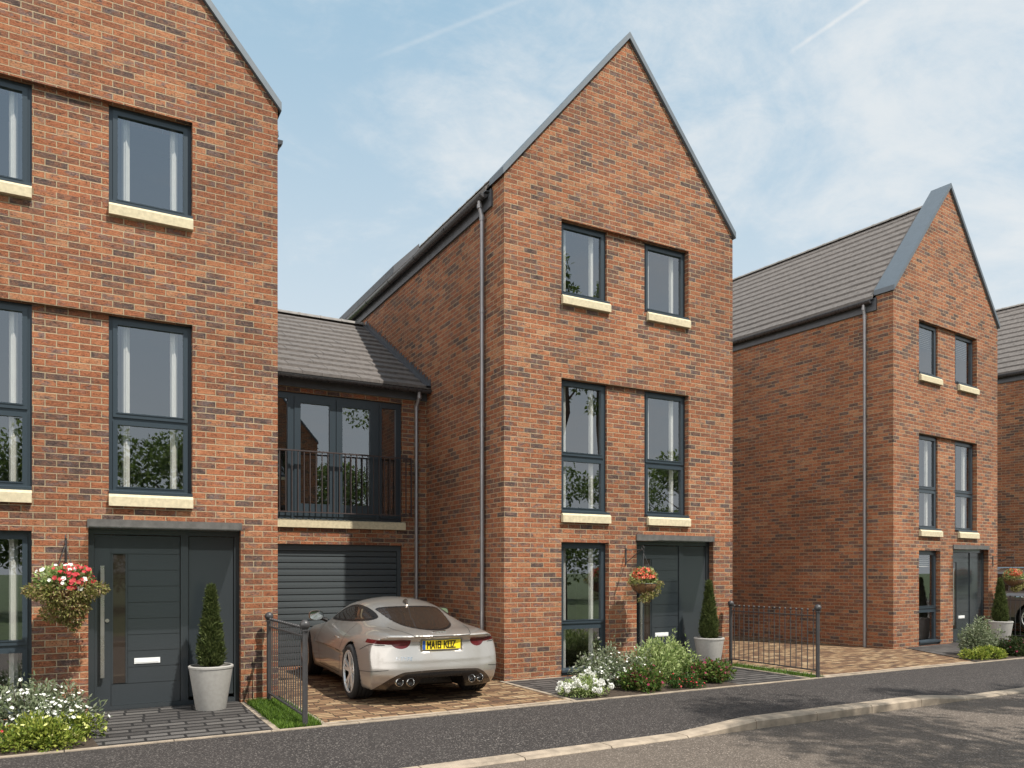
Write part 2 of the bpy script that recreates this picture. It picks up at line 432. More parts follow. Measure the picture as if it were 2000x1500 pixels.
def gutter_run(x, y0, y1, z, side, r=.062):
    """half-round gutter along y with clips and end cap"""
    mb = MB(); n = 9
    for (a, b, rr) in [(y0, y1, r)]+[(t, t+.05, r+.008) for t in np.arange(y0+.05, y1, 1.35)]:
        vs = []
        for q in (a, b):
            for k in range(n+1):
                th = PI+PI*k/n; vs.append((x+rr*math.cos(th), q, z+rr*math.sin(th)))
        fs = [(k, k+1, k+2+n, k+1+n) for k in range(n)]+[tuple(range(n, -1, -1)), tuple(range(n+1, 2*n+2))]
        mb.add(vs, fs)
    return mb
def drainpipe(x, y, z1, z0, gx, gy, gz, r=.034):
    mb = MB()
    mb.tube([(gx, gy, gz-.05), (gx, gy, gz-.13), (x, y, gz-.28), (x, y, gz-.34), (x, y, z0)], r, 10)
    for zz in np.arange(z0+.35, gz-.5, 1.75):
        mb.cyl((x, y, zz), (x, y, zz+.05), r+.008, 10)
    mb.cyl((gx, gy, gz-.16), (gx, gy, gz-.10), r+.008, 10); mb.cyl((x, y, gz-.34), (x, y, gz-.26), r+.008, 10)
    return mb

def make_window(parent, x0, x1, z0, z1, tr, style, key, bottom=False):
    """window part with pane, curtains, sill, room behind"""
    def fr():
        mb = MB(); w = .052
        mb.ring(x0+.001, z0+.001, x1-.001, z1-.001, w, .100, .168)
        lights = [(z0, z1)] if tr is None else [(z0, tr), (tr, z1)]
        if tr: mb.box(x0+w, .104, tr-.026, x1-w, .164, tr+.026)
        for a, b in lights:
            zz0 = a+(w if a == z0 else .026)-.008; zz1 = b-(w if b == z1 else .026)+.008
            mb.ring(x0+w-.008, zz0, x1-w+.008, zz1, .050, .086, .150)
            mb.box(x0+w+.03, .078, zz0+.044, x1-w-.03, .094, zz0+.058)
        zs = z0+(.0 if not bottom else .05)
        mb.prism([(-.022 if not bottom else -.03, zs+.006), (.10, zs+.024), (.10, zs+.060), (-.022 if not bottom else -.03, zs+.038)], 0, x0-.0, x1+.0)
        if bottom: mb.box(x0+.003, .03, z0, x1-.003, .10, z0+.05)
        return mb.me('window', 'frame')
    w = link('window', cached(('win', x0, z0), fr), parent)
    def pa():
        mb = MB()
        for a, b in ([(z0, z1)] if tr is None else [(z0, tr), (tr, z1)]):
            mb.box(x0+.085, .118, a+.055, x1-.085, .124, b-.055)
        return mb.me('pane', 'pane')
    link('pane', cached(('pane', x0, z0), pa), w)
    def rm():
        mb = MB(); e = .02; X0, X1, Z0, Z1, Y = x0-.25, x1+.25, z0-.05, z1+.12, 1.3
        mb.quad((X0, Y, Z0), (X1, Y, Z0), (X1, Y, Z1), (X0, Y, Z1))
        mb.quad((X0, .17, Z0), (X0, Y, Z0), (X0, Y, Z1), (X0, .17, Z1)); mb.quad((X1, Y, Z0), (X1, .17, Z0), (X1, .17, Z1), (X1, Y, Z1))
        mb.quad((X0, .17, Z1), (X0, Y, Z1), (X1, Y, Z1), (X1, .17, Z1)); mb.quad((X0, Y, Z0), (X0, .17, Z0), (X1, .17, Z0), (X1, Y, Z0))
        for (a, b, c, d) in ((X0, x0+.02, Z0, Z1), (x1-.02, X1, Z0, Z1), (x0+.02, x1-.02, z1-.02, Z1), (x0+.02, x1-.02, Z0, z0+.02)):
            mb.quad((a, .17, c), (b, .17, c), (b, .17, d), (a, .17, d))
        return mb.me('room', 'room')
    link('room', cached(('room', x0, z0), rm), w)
    if style == 'curtain':
        for i, cx in enumerate((x0+.185, x1-.185)):
            def cu():
                mb = MB(); n = 26; pts = []
                for k in range(n+1):
                    t = k/n; pts.append((cx-.043+.086*t, .24+.004*math.cos(t*PI*5)-.045*math.sin(t*PI)))
                for (p, q) in zip(pts, pts[1:]):
                    mb.quad((p[0], p[1], z0+.03), (q[0], q[1], z0+.03), (q[0], q[1], z1-.03), (p[0], p[1], z1-.03))
                return mb.me('curtain', 'curtain', True)
            link('curtain', cached(('cur', i, x0, z0), cu), w)
    elif style == 'blind':
        def bl():
            mb = MB(); zz = z1-.10; lo = z1-(.48 if tr is None else .38)
            while zz > lo:
                mb.prism([(.205, zz), (.207, zz-.003), (.25, zz+.020), (.248, zz+.023)], 0, x0+.07, x1-.07); zz -= .042
            return mb.me('blind', 'blind')
        link('blind', cached(('blind', x0, z0), bl), w)
    if not bottom:
        def si():
            mb = MB(); mb.prism([(-.060, z0-.136), (.095, z0-.136), (.095, z0+.002), (-.030, z0+.002), (-.060, z0-.030)], 0, x0-.002, x1+.002)
            return mb.me('sill', 'sill')
        link('sill', cached(('sill', x0, z0), si), w)
    return w

def make_door(parent):
    x0, x1 = DX; zt = 2.085; m = 1.32+x0-2.45  # leaf / side panel split offset
    xl0, xl1 = x0+.06, x0+.985
    def fr():
        mb = MB(); mb.ring(x0+.001, -.038, x1-.001, zt, .06, .10, .19); mb.box(xl1+.002, .10, .022, xl1+.088, .19, zt-.06); return mb.me('door', 'door')
    d = link('front_door', cached('dframe', fr), parent)
    def leaf():
        mb = MB(); y0, y1 = .120, .165; g = .006; gx = xl0+.175; hx = gx+.175
        mb.box(xl0+.003, y0, .02, gx-g/2, y1, zt-.065)                     # lock stile
        zb = [.02, .27]+[.27+(1.80-.27)*k/8 for k in range(1, 9)]+[zt-.065]
        for a, b in zip(zb, zb[1:]):
            full = a < .1 or b > 1.9
            mb.box((gx+g/2) if full else (hx+g/2), y0, a+g/2, xl1-.003, y1, b-g/2)
        mb.box(xl0+.01, y0+.012, .03, gx+.01, y1-.004, zt-.075); mb.box(hx-.004, y0+.012, .03, xl1-.01, y1-.004, zt-.075); mb.box(gx-.01, y1-.006, .03, hx+.01, y1-.002, zt-.075)
        mb.box(gx+.002, y0+.006, .275, gx+.022, y1-.01, 1.80); mb.box(hx-.022, y0+.006, .275, hx-.002, y1-.01, 1.80)
        return mb.me('door_leaf', 'door')
    link('door_leaf', cached('dleaf', leaf), d)
    link('side_panel', cached('dside', lambda: MB().box(xl1+.095, .125, .065, x1-.066, .17, zt-.065).me('side_panel', 'door')), d)
    link('glazing', cached('dglz', lambda: MB().box(xl0+.195, .134, .28, xl0+.332, .140, 1.795).me('glazing', 'carglass')), d)
    def hd():
        mb = MB(); hx = xl0+.085
        mb.box(hx-.020, .055, .36, hx+.020, .085, 1.66)
        for z in (.50, 1.52): mb.cyl((hx, .08, z), (hx, .122, z), .012, 8)
        return mb.me('handle', 'steel')
    link('handle', cached('dhandle', hd), d)
    link('letter_plate', cached('dletter', lambda: MB().box(xl0+.42, .110, .50, xl0+.70, .1205, .565).box(xl0+.435, .106, .512, xl0+.685, .1105, .553).me('letter_plate', 'white')), d)
    link('lock', cached('dlock', lambda: MB().cyl((xl0+.135, .108, 1.02), (xl0+.135, .122, 1.02), .022, 14).me('lock', 'steel')), d)
    return d

def make_house(loc, rz, label, styles, group='gabled brick town houses along the street', detail=True):
    h = empty('brick_house', loc, rz, label, 'house', group)
    link('wall', cached('hwall', m_house_wall), h)
    link('coping', cached('hcop', m_coping), h)
    r = link('roof', cached('hroof', m_roof), h)
    link('ridge_tiles', cached('hridge', lambda: ridge_caps(.41, HD+.15, RZ0+RSL*(HW/2+.10), HW/2).me('ridge_tiles', 'ridge')), r)
    for k, (x0, x1, x2, x3) in enumerate(((-.035, -.003, -.103, -.035), (HW+.003, HW+.035, HW+.035, HW+.103))):
        link('fascia', cached(('hfas', k), lambda: MB().box(x0, .36, 7.13, x1, HD, 7.395).box(x2, .405, 7.36, x3, HD+.1, 7.374).me('fascia', 'lead')), h)
    for s, x in ((0, -.105), (1, HW+.105)):
        g = link('gutter', cached(('hgut', s), lambda: gutter_run(x, .44, HD, 7.335, s).me('gutter', 'gutter', True, 40)), h)
    link('downpipe', cached('hpipe', lambda: drainpipe(-.062, .60, 7.1, -.03, -.105, .60, 7.33).me('downpipe', 'pipe', True, 50)), h)
    for i, (a, b) in enumerate(WX):
        for j, (z0, z1, tr) in enumerate(ROWS):
            make_window(h, a, b, z0, z1, tr, styles.get((i, j), 'curtain'), 0)
    make_window(h, 1.0, 1.9, -.02, 2.045, .757, styles.get((0, -1), 'curtain'), 0, True)
    make_door(h)
    link('lintel', cached('hlin', lambda: MB().box(DX[0]-.01, -.022, 2.095, DX[1]+.01, -.002, 2.195).me('lintel', 'lintel')), h)
    link('canopy', cached('hcan', lambda: MB().box(DX[0]+.0, -.60, 2.074, DX[1], -.004, 2.084).me('canopy', 'canopy')), h)
    return h

# ------------------------------------------------------------------ foliage
def npmesh(name, V, nper, mats, mi=None):
    """V: (n, nper, 3) polygons"""
    n = V.shape[0]; me = bpy.data.meshes.new(name)
    me.vertices.add(n*nper); me.vertices.foreach_set('co', V.astype(np.float32).ravel())
    me.loops.add(n*nper); me.loops.foreach_set('vertex_index', np.arange(n*nper, dtype=np.int32))
    me.polygons.add(n); me.polygons.foreach_set('loop_start', np.arange(0, n*nper, nper, dtype=np.int32))
    me.polygons.foreach_set('loop_total', np.full(n, nper, dtype=np.int32))
    for m in (mats if isinstance(mats, (list, tuple)) else [mats]): me.materials.append(MAT[m])
    me.update(calc_edges=True); return me
def unit(a): return a/np.maximum(1e-9, np.linalg.norm(a, axis=-1, keepdims=True))
def leaf_quads(P, D, L, W, rg, roll=1.0, fold=.18):
    """P base points, D leaf axis directions -> (n,4,3)"""
    n = len(P); D = unit(D); R = unit(rg.normal(size=(n, 3))*roll+np.array([0, 0, 1.0]))
    Sd = unit(np.cross(D, R)); N = np.cross(Sd, D)
    L = (L*rg.uniform(.65, 1.3, n))[:, None]; W = (W*rg.uniform(.7, 1.25, n))[:, None]
    mid = P+D*L*.5; lift = N*W*fold
    return np.stack([P-N*0, mid+Sd*W*.5+lift, P+D*L-N*L*.12, mid-Sd*W*.5+lift], axis=1)
def shell_points(blobs, n, rg, inner=.55, zmin=None):
    """points spread in a union of ellipsoids (cx,cy,cz,rx,ry,rz)"""
    B = np.array(blobs, float); w = (B[:, 3]*B[:, 4]*B[:, 5])**(2/3.); w /= w.sum()
    k = rg.choice(len(B), n, p=w); d = unit(rg.normal(size=(n, 3)))
    r = rg.uniform(inner**3, 1, n)**(1/3.)
    P = B[k, :3]+d*B[k, 3:6]*r[:, None]
    if zmin is not None:
        ok = P[:, 2] > zmin; P, d = P[ok], d[ok]
    return P, d
def foliage(name, blobs, n, L, W, mat, seed, up=.5, inner=.5, zmin=.01, jit=.7):
    rg = np.random.default_rng(seed); P, d = shell_points(blobs, n, rg, inner, zmin)
    D = d+np.array([0, 0, up])+rg.normal(size=P.shape)*jit
    return npmesh(name, leaf_quads(P, D, L, W, rg), 4, mat)
def flowers(name, P, N, r, mat, seed, petals=5, cup=.25):
    rg = np.random.default_rng(seed); out = []
    N = unit(N); A = unit(np.cross(N, rg.normal(size=N.shape))); Bv = np.cross(N, A)
    rr = (r*rg.uniform(.75, 1.25, len(P)))[:, None]
    for k in range(petals):
        a = 2*PI*k/petals; d = A*math.cos(a)+Bv*math.sin(a); s = -A*math.sin(a)+Bv*math.cos(a)
        w = rr*math.sin(PI/petals)*1.05
        out.append(np.stack([P, P+d*rr*.62+s*w*.75+N*rr*cup*.6, P+d*rr+N*rr*cup, P+d*rr*.62-s*w*.75+N*rr*cup*.6], axis=1))
    return npmesh(name, np.concatenate(out), 4, mat)
def pompons(name, P, r, mat, seed, k=80):
    rg = np.random.default_rng(seed); C = np.repeat(P, k, axis=0); d = unit(rg.normal(size=C.shape))
    V = leaf_quads(C+d*r*.45, d+rg.normal(size=d.shape)*.2, r*.5, r*.45, rg)
    return npmesh(name, V, 4, mat)
def stems(name, blobs, n, seed, mat='bark', r=.006):
    rg = np.random.default_rng(seed); mb = MB(); B = np.array(blobs)
    for i in range(n):
        b = B[rg.integers(len(B))]; base = (b[0]*.6+rg.uniform(-.05, .05), b[1]*.6+rg.uniform(-.05, .05), -.02)
        top = (b[0]+rg.uniform(-.6, .6)*b[3], b[1]+rg.uniform(-.6, .6)*b[4], b[2]+rg.uniform(.2, .7)*b[5])
        m = tuple(.5*(p+q)+rg.uniform(-.03, .03) for p, q in zip(base, top)); mb.tube([base, m, top], [r, r*.8, r*.4], 5)
    return mb.me(name, mat)
def lumpy(rx, ry, h, n, seed, lump=.42):
    """blobs for a bush with an uneven outline"""
    rg = np.random.default_rng(seed); out = []
    for i in range(n):
        a = rg.uniform(0, 2*PI); q = math.sqrt(rg.uniform(0, .75)); x, y = q*math.cos(a)*rx, q*math.sin(a)*ry
        top = h*(1-.55*q*q)*rg.uniform(.72, 1.05); r = lump*min(rx, ry, h)*rg.uniform(.7, 1.15)
        out.append((x, y, max(r*.6, top-r), r*1.15, r*1.15, r))
        if top > 2.2*r: out.append((x*.8, y*.8, top*.4, r*1.2, r*1.2, top*.4))
    return out
def bush(name, label, cat, loc, rx, ry, h, n, L, W, mat, seed, group=None, fl=None, up=.5, lumps=16, sprigs=0, inner=.5):
    e = empty(name, loc, 0, label, cat, group); B = lumpy(rx, ry, h, lumps, seed)
    if sprigs:
        rg = np.random.default_rng(seed+5)
        for i in range(sprigs):
            a, q = rg.uniform(0, 2*PI), rg.uniform(.2, .95); x, y = q*math.cos(a)*rx, q*math.sin(a)*ry
            hh = h*(1.12-.45*q*q)*rg.uniform(.85, 1.08)
            B.append((x, y, hh-.08, .035, .035, .10))
    link('foliage', foliage('foliage', B, n, L, W, mat, seed, up, inner), e)
    link('stem', stems('stem', B, 14, seed), e)
    if fl:
        rg = np.random.default_rng(seed+9); fm, fn, fr, kind = fl
        P, d = shell_points(B, fn*3, rg, .97, .03); ok = d[:, 2] > -.1; P, d = P[ok][:fn], d[ok][:fn]
        P = P+d*.012
        link('flowers', pompons('flowers', P+d*.02, fr, fm, seed) if kind == 'pom' else flowers('flowers', P, d+np.array([0, 0, .5])+rg.normal(size=d.shape)*.3, fr, fm, seed, kind), e)
    return e

def conifer_pot(parent_loc, label, big=1.0, seed=1):
    e = empty('potted_conifer', parent_loc, 0, label, 'potted tree', 'conical conifers in pale pots beside the front doors')
    def pm():
        mb = MB(); mb.lathe([(.001, 0), (.165, 0), (.170, .012), (.243, .485), (.250, .49), (.252, .512), (.240, .522), (.224, .520), (.215, .47)], n=40)
        return mb.me('pot', 'pot', True, 40)
    link('pot', cached('pot', pm), e)
    link('soil', cached('potsoil', lambda: MB().lathe([(.215, .475), (.001, .485)], n=24).me('soil', 'soil')), e)
    def cm():
        rg = np.random.default_rng(4); n = 8000; t = rg.uniform(0, 1, n)**1.25; a = rg.uniform(0, 2*PI, n)
        R = np.interp(t, [0, .06, .2, .45, .8, 1], [.10, .13, .135, .098, .046, .010])*(1+.10*np.sin(a*5+t*19)+.07*np.sin(a*9-t*31))
        rr = R*np.sqrt(rg.uniform(.45, 1, n)); P = np.stack([rr*np.cos(a), rr*np.sin(a), .50+t*.93], 1)
        D = np.stack([np.cos(a)*.55, np.sin(a)*.55, np.full(n, 1.1)], 1)+rg.normal(size=P.shape)*.42
        return npmesh('crown', leaf_quads(P, D, .062, .015, rg, fold=.1), 4, 'L_conf')
    link('crown', cached('conifer', cm), e)
    link('trunk', cached('contr', lambda: MB().cyl((0, 0, .46), (0, 0, 1.25), .018, 8, .006).me('trunk', 'bark')), e)
    return e

def bracket(parent, x):
    mb = MB(); mb.box(x-.012, -.012, 1.70, x+.012, -.001, 1.97)
    mb.tube([(x, -.012, 1.94), (x, -.25, 1.935), (x, -.44, 1.93)], .007, 6); mb.tube([(x, -.012, 1.74), (x, -.15, 1.80), (x, -.33, 1.90), (x, -.42, 1.93)], .006, 6)
    mb.tube([(x, -.44+.030*math.sin(k*.7), 1.93+.030-.030*math.cos(k*.7)) for k in range(9)], .006, 6)
    mb.tube([(x, -.455, 1.93), (x, -.462, 1.90), (x, -.46, 1.875)], .004, 6)
    return mb.obj('basket_bracket', 'iron', parent)
def basket(loc, label, kind, seed):
    """loc = hook point"""
    e = empty('hanging_basket', loc, 0, label, 'hanging basket', 'flower baskets hanging beside the front doors'); rg = np.random.default_rng(seed)
    rim = -.47; R = .20
    def bowl():
        mb = MB(); mb.lathe([(max(.002, R*math.sin(PI/2*i/8)), rim-.17*math.cos(PI/2*i/8)) for i in range(9)]+[(R*.93, rim), (R*.6, rim-.02), (.002, rim-.02)], n=28); return mb.me('bowl', 'coir', True)
    link('bowl', cached('bowl', bowl), e)
    def wire():
        mb = MB()
        for k in range(12):
            a = 2*PI*k/12; mb.tube([((R+.004)*math.sin(PI/2*i/6)*math.cos(a), (R+.004)*math.sin(PI/2*i/6)*math.sin(a), rim-.174*math.cos(PI/2*i/6)) for i in range(7)], .0022, 4)
        mb.tube([((R+.004)*math.cos(a), (R+.004)*math.sin(a), rim) for a in np.linspace(0, 2*PI, 25)], .004, 5); return mb.me('wire_frame', 'chain')
    link('wire_frame', cached('wire', wire), e)
    def ch():
        mb = MB()
        for k in range(4):
            a = PI/4+PI/2*k; mb.tube([(0, 0, 0), (R*.99*math.cos(a), R*.99*math.sin(a), rim)], .0032, 5)
        return mb.me('chain', 'chain')
    link('chain', cached('chain', ch), e)
    if kind == 'mixed':
        top = [(0, 0, rim+.06, .20, .20, .17), (.11, -.05, rim+.10, .13, .13, .12), (-.13, -.02, rim+.09, .13, .13, .12)]
        link('foliage', foliage('foliage', top, 900, .075, .030, 'L_fresh', seed, .6, .7, None), e)
        tr = [(0, 0, rim-.05, .31, .30, .13), (-.20, -.05, rim-.01, .20, .17, .08), (.22, -.05, rim, .19, .17, .09), (.04, -.06, rim-.18, .20, .18, .13), (.05, -.03, rim-.30, .13, .12, .09), (.09, -.02, rim-.39, .05, .05, .06), (-.09, 0, rim-.25, .15, .13, .1)]
        link('trailing_foliage', foliage('trailing_foliage', tr, 5200, .038, .017, 'L_trail', seed+1, -.25, .6, None), e)
        for m, nn, q, nm in (('F_red', 150, .024, 'flowers'), ('F_white', 40, .027, 'flowers')):
            P, d = shell_points(top, nn*4, rg, .98); ok = (d[:, 2] > -.25) & ((P[:, 0] > -.10) if m == 'F_red' else (P[:, 0] < .15)); P, d = P[ok][:nn]+d[ok][:nn]*.022, d[ok][:nn]
            link(nm, flowers(nm, P+d*.02, d+rg.normal(size=d.shape)*.3+np.array([0, -.4, .2]), q, m, seed+3), e)
    else:
        top = [(0, 0, rim+.07, .195, .195, .16)]
        link('foliage', foliage('foliage', top, 900, .055, .024, 'L_fresh', seed, .6, .7, None), e)
        P, d = shell_points([(0, 0, rim+.08, .195, .195, .17)], 900, rg, .86); ok = d[:, 2] > -.02; P, d = P[ok][:230], d[ok][:230]
        link('flowers', flowers('flowers', P, d+rg.normal(size=d.shape)*.35, .025, 'F_orange', seed+3, 6), e)
        tr = [(-.17, -.03, rim+.03, .10, .15, .06), (.20, -.05, rim-.01, .13, .13, .055), (.13, -.09, rim-.10, .10, .08, .11), (0, -.10, rim-.18, .12, .09, .06), (-.06, -.08, rim-.24, .10, .08, .05), (.08, .02, rim-.22, .09, .08, .07)]
        link('trailing_foliage', foliage('trailing_foliage', tr, 1500, .035, .016, 'L_trail', seed+1, -.2, .4, None), e)
    return e

def railing(x, y0, y1, label, parent_loc=(0, 0), rz=0):
    e = empty('metal_railing', (*parent_loc, -.02), rz, label, 'railing', 'bow topped metal railings between the front gardens'); n = 16
    def pm():
        mb = MB(); mb.cyl((0, 0, -.05), (0, 0, 1.0), .029, 14); mb.lathe([(.029, .985), (.045, .99), (.045, 1.003), (.022, 1.01)], n=14); mb.ball((0, 0, 1.055), .054, 16, 10)
        return mb.me('post', 'iron', True, 50)
    for y in (y0, y1): link('post', cached('fpost', pm), e, (x, y, 0))
    L = abs(y1-y0); s = 1 if y1 > y0 else -1
    for z in (.93, .10): link('rail', cached(('frail', L), lambda: MB().box(-.014, .028, -.008, .014, L-.028, .008).me('rail', 'iron')), e, (x, min(y0, y1), z))
    def bm():
        mb = MB(); mb.cyl((0, 0, .108), (0, 0, .922), .0068, 8); mb.cyl((0, 0, .938), (0, 0, 1.01), .0068, 8); mb.ball((0, 0, 1.022), .019, 10, 6); return mb.me('bar', 'iron', True, 50)
    for k in range(n): link('bar', cached('fbar', bm), e, (x, y0+(y1-y0)*(k+.75)/(n+.5), 0))
    return e

def make_tree(loc, h, r, seed, label, group=None, nl=9000, base=.35, leaf=.11, name='leafy_tree'):
    rg = np.random.default_rng(seed); e = empty(name, loc, 0, label, 'tree', group); mb = MB()
    top = h*.8; pts = [(0, 0, -.1)]
    for k in range(1, 7): pts.append((rg.normal()*.05*k, rg.normal()*.05*k, top*k/6))
    mb.tube(pts, [h*.020*(1-.13*k) for k in range(7)], 9); B = []
    for i in range(34):
        t = rg.uniform(base, 1.0); a = rg.uniform(0, 2*PI)
        q = math.sin(PI*min(1, (t-base)/(1-base)*.80+.2))**.7*r*rg.uniform(.45, 1.02)
        c = (q*math.cos(a), q*math.sin(a), t*h*.93); st = (0, 0, min(top, max(base*h*.8, c[2]-q*.8)))
        m = tuple(.5*(p+w) for p, w in zip(st, c)); mb.tube([st, (m[0], m[1], m[2]-.1), c], [.045*h/9, .03*h/9, .012], 5)
        s = r*rg.uniform(.20, .36); B.append((*c, s*1.2, s*1.2, s*.85))
    mb.obj('trunk', 'bark', e)
    link('crown', foliage('crown', B, nl, leaf, leaf*.55, 'L_tree', seed, .1, .35, None, .9), e)
    return e

# ------------------------------------------------------------------ street and ground
GZ = -.03
def sheet(name, poly, z, mat, kind='structure'):
    o = MB().quad(*[(x, y, z) for x, y in poly]).obj(name, mat); return tag(o, kind=kind)
sheet('ground', [(-400, -400), (500, -400), (500, 500), (-400, 500)], -.20, 'lawn')
sheet('road', [(-60, .6), (90, .6), (90, 6.18), (-60, 6.18)], -.128, 'road')
def raise_(x):
    if x < 8: return min(1, max(0, (x-5.50)/.97))
    if x < 14: return 1-min(1, max(0, (x-9.62)/.97))
    return min(1, max(0, (x-17.5)/.97))
def kz(x): return GZ-.078*(1-raise_(x))
def footway():
    xs = np.concatenate([[-60, -20], np.arange(-8, 24.01, .15), [40, 90]]); ys = [6.36, 6.6, 6.9, 7.2, 7.6, 8.12]; v, f = [], []
    for x in xs:
        for y in ys:
            t = min(1, (y-6.36)/1.0); t = t*t*(3-2*t); v.append((x, y, kz(x)*(1-t)+GZ*t-.004))
    n = len(ys)
    for i in range(len(xs)-1):
        for j in range(n-1): f.append((i*n+j, (i+1)*n+j, (i+1)*n+j+1, i*n+j+1))
    return tag(link('footway', mesh('footway', v, f, 'footway', True)), kind='structure')
footway()
def kerb():
    mb = MB(); r2 = random.Random(5)
    x = 5.50-.97*14
    while x < 45:
        x1 = x+.97; a, b = x+.006, x1-.006; n = 4
        for k in range(n):
            p, q = a+(b-a)*k/n, a+(b-a)*(k+1)/n; zp, zq = kz(p)+.003, kz(q)+.003; c = .018
            P = lambda X, Z: [(X, 6.165, -.2), (X, 6.165, Z-c), (X, 6.165+c, Z), (X, 6.37, Z), (X, 6.37, -.2)]
            A, Bq = P(p, zp), P(q, zq)
            mb.add(A+Bq, [(0, 5, 6, 1), (1, 6, 7, 2), (2, 7, 8, 3), (3, 8, 9, 4)]+([(0, 1, 2, 3, 4)] if k == 0 else [])+([(9, 8, 7, 6, 5)] if k == n-1 else []))
        x = x1
    mb.quad((-60, 6.18, -.125), (60, 6.18, -.125), (60, 6.36, -.125), (-60, 6.36, -.125))
    return tag(mb.obj('kerb', 'concrete'), kind='structure')
kerb()
def edging():
    mb = MB()
    def run(x0, x1, y0, y1, z=GZ+.006, L=.914, ph=0):
        x = x0-ph
        while x < x1:
            a, b = max(x, x0)+.004, min(x+L, x1)-.004
            if b-a > .02: mb.box(a, y0, -.15, b, y1, z)
            x += L
    def runy(x0, x1, y0, y1, z=GZ+.008):
        y = y1
        while y > y0+.02: mb.box(x0, max(y-.914, y0)+.004, -.15, x1, y-.004, z); y -= .914
    run(-12, 40, 8.105, 8.165)
    run(2.30, 5.40, 8.215, 8.285, ph=.4); run(10.12, 14.0, 8.215, 8.285, ph=.3)
    runy(1.74, 1.80, 8.17, 10.05); runy(2.24, 2.30, 8.17, 10.05)
    runy(5.40, 5.46, 8.17, 10.13); runy(9.66, 9.72, 8.17, 10.05); runy(10.05, 10.11, 8.17, 10.05)
    run(5.47, 6.46, 10.065, 10.125)
    return tag(mb.obj('edging', 'concrete'), kind='structure')
edging()
Y0 = 10.14
sheet('driveway', [(2.30, 8.165), (5.40, 8.165), (5.49, 10.10), (5.49, 13.3), (2.2, 13.3), (2.30, 10.1)], GZ-.002, 'drive')
sheet('driveway', [(10.11, 8.165), (14.03, 8.165), (15.2, 10.34), (14.9, 10.42), (14.0, 21), (10.06, 21), (10.06, 10.1)], GZ-.002, 'drive')
sheet('paving', [(-12, 8.165), (1.74, 8.165), (1.74, 10.2), (-12, 10.2)], GZ+.002, 'slab')
sheet('paving', [(5.46, 8.165), (9.66, 8.165), (9.66, 10.2), (5.46, 10.2)], GZ+.002, 'slab')
sheet('paving', [(14.07, 8.165), (21.0, 8.165), (19.6, 10.9), (15.3, 10.45), (15.24, 10.34)], GZ+.002, 'slab')
sheet('planting_bed', [(-6, 8.17), (.16, 8.17), (.05, 9.2), (-.1, 9.75), (-6, 9.75)], GZ+.006, 'soil')
sheet('planting_bed', [(5.62, 8.17), (8.3, 8.17), (8.2, 8.9), (7.6, 9.3), (6.2, 9.2), (5.7, 8.7)], GZ+.006, 'soil')
sheet('planting_bed', [(14.15, 8.17), (17.5, 8.17), (17.0, 9.1), (14.6, 9.15)], GZ+.006, 'soil')
sheet('pavement', [(-60, -1.4), (90, -1.4), (90, .45), (-60, .45)], -.05, 'footway')
tag(MB().box(-60, .45, -.2, 60, .60, -.03).obj('kerb', 'concrete'), kind='structure')
sheet('lawn', [(-60, -60), (90, -60), (90, -1.4), (-60, -1.4)], -.06, 'lawn')
def grass_strip(x0, x1, seed, n):
    rg = np.random.default_rng(seed); P = np.stack([rg.uniform(x0, x1, n), rg.uniform(8.175, 10.04, n), np.full(n, GZ-.02)], 1)
    D = np.stack([rg.normal(size=n)*.45, rg.normal(size=n)*.45, np.ones(n)], 1)
    me = npmesh('grass', leaf_quads(P, D, .075, .008, rg, fold=.05), 4, 'L_grass')
    return tag(link('grass', me), 'short green grass strip under the railing', 'grass', kind='stuff')
grass_strip(1.81, 2.235, 1, 9000); grass_strip(9.73, 10.04, 2, 1100)
sheet('soil', [(1.80, 8.165), (2.24, 8.165), (2.24, 10.13), (1.80, 10.13)], GZ-.02, 'lawn')
sheet('soil', [(9.72, 8.165), (10.05, 8.165), (10.05, 10.13), (9.72, 10.13)], GZ-.02, 'lawn')

# ------------------------------------------------------------------ houses
H1 = (-2.36, Y0, 0); H2 = (5.49, Y0, 0); H3 = (14.83, 10.37, 0); R3 = math.radians(5.4); H4 = (24.1, 11.25, 0); R4 = math.radians(9.5)
def loc_of(H, rz, x, y, z=0):
    return (H[0]+x*math.cos(rz)-y*math.sin(rz), H[1]+x*math.sin(rz)+y*math.cos(rz), z)
h1 = make_house(H1, 0, 'nearest brick gabled house at the left, cut off by the picture edge', {})
h2 = make_house(H2, 0, 'middle brick gabled house right of the parked silver coupe', {})
h3 = make_house(H3, R3, 'brick gabled house with window blinds and a wide view of its tiled roof', {(0, 1): 'blind', (1, 1): 'blind', (0, -1): 'blind'})
h4 = make_house(H4, R4, 'farthest brick house at the right edge, only its shaded flank and roof showing', {})
bracket(h1, 2.23); bracket(h2, 2.23); bracket(h3, 4.33)
# raised rear slope of the middle house
MB().prism([(-.09, 7.45), (-.09, 7.60), (.45, 8.14), (.45, 7.98)], 1, 4.4, HD).obj('roof_upstand', 'lead', h2)

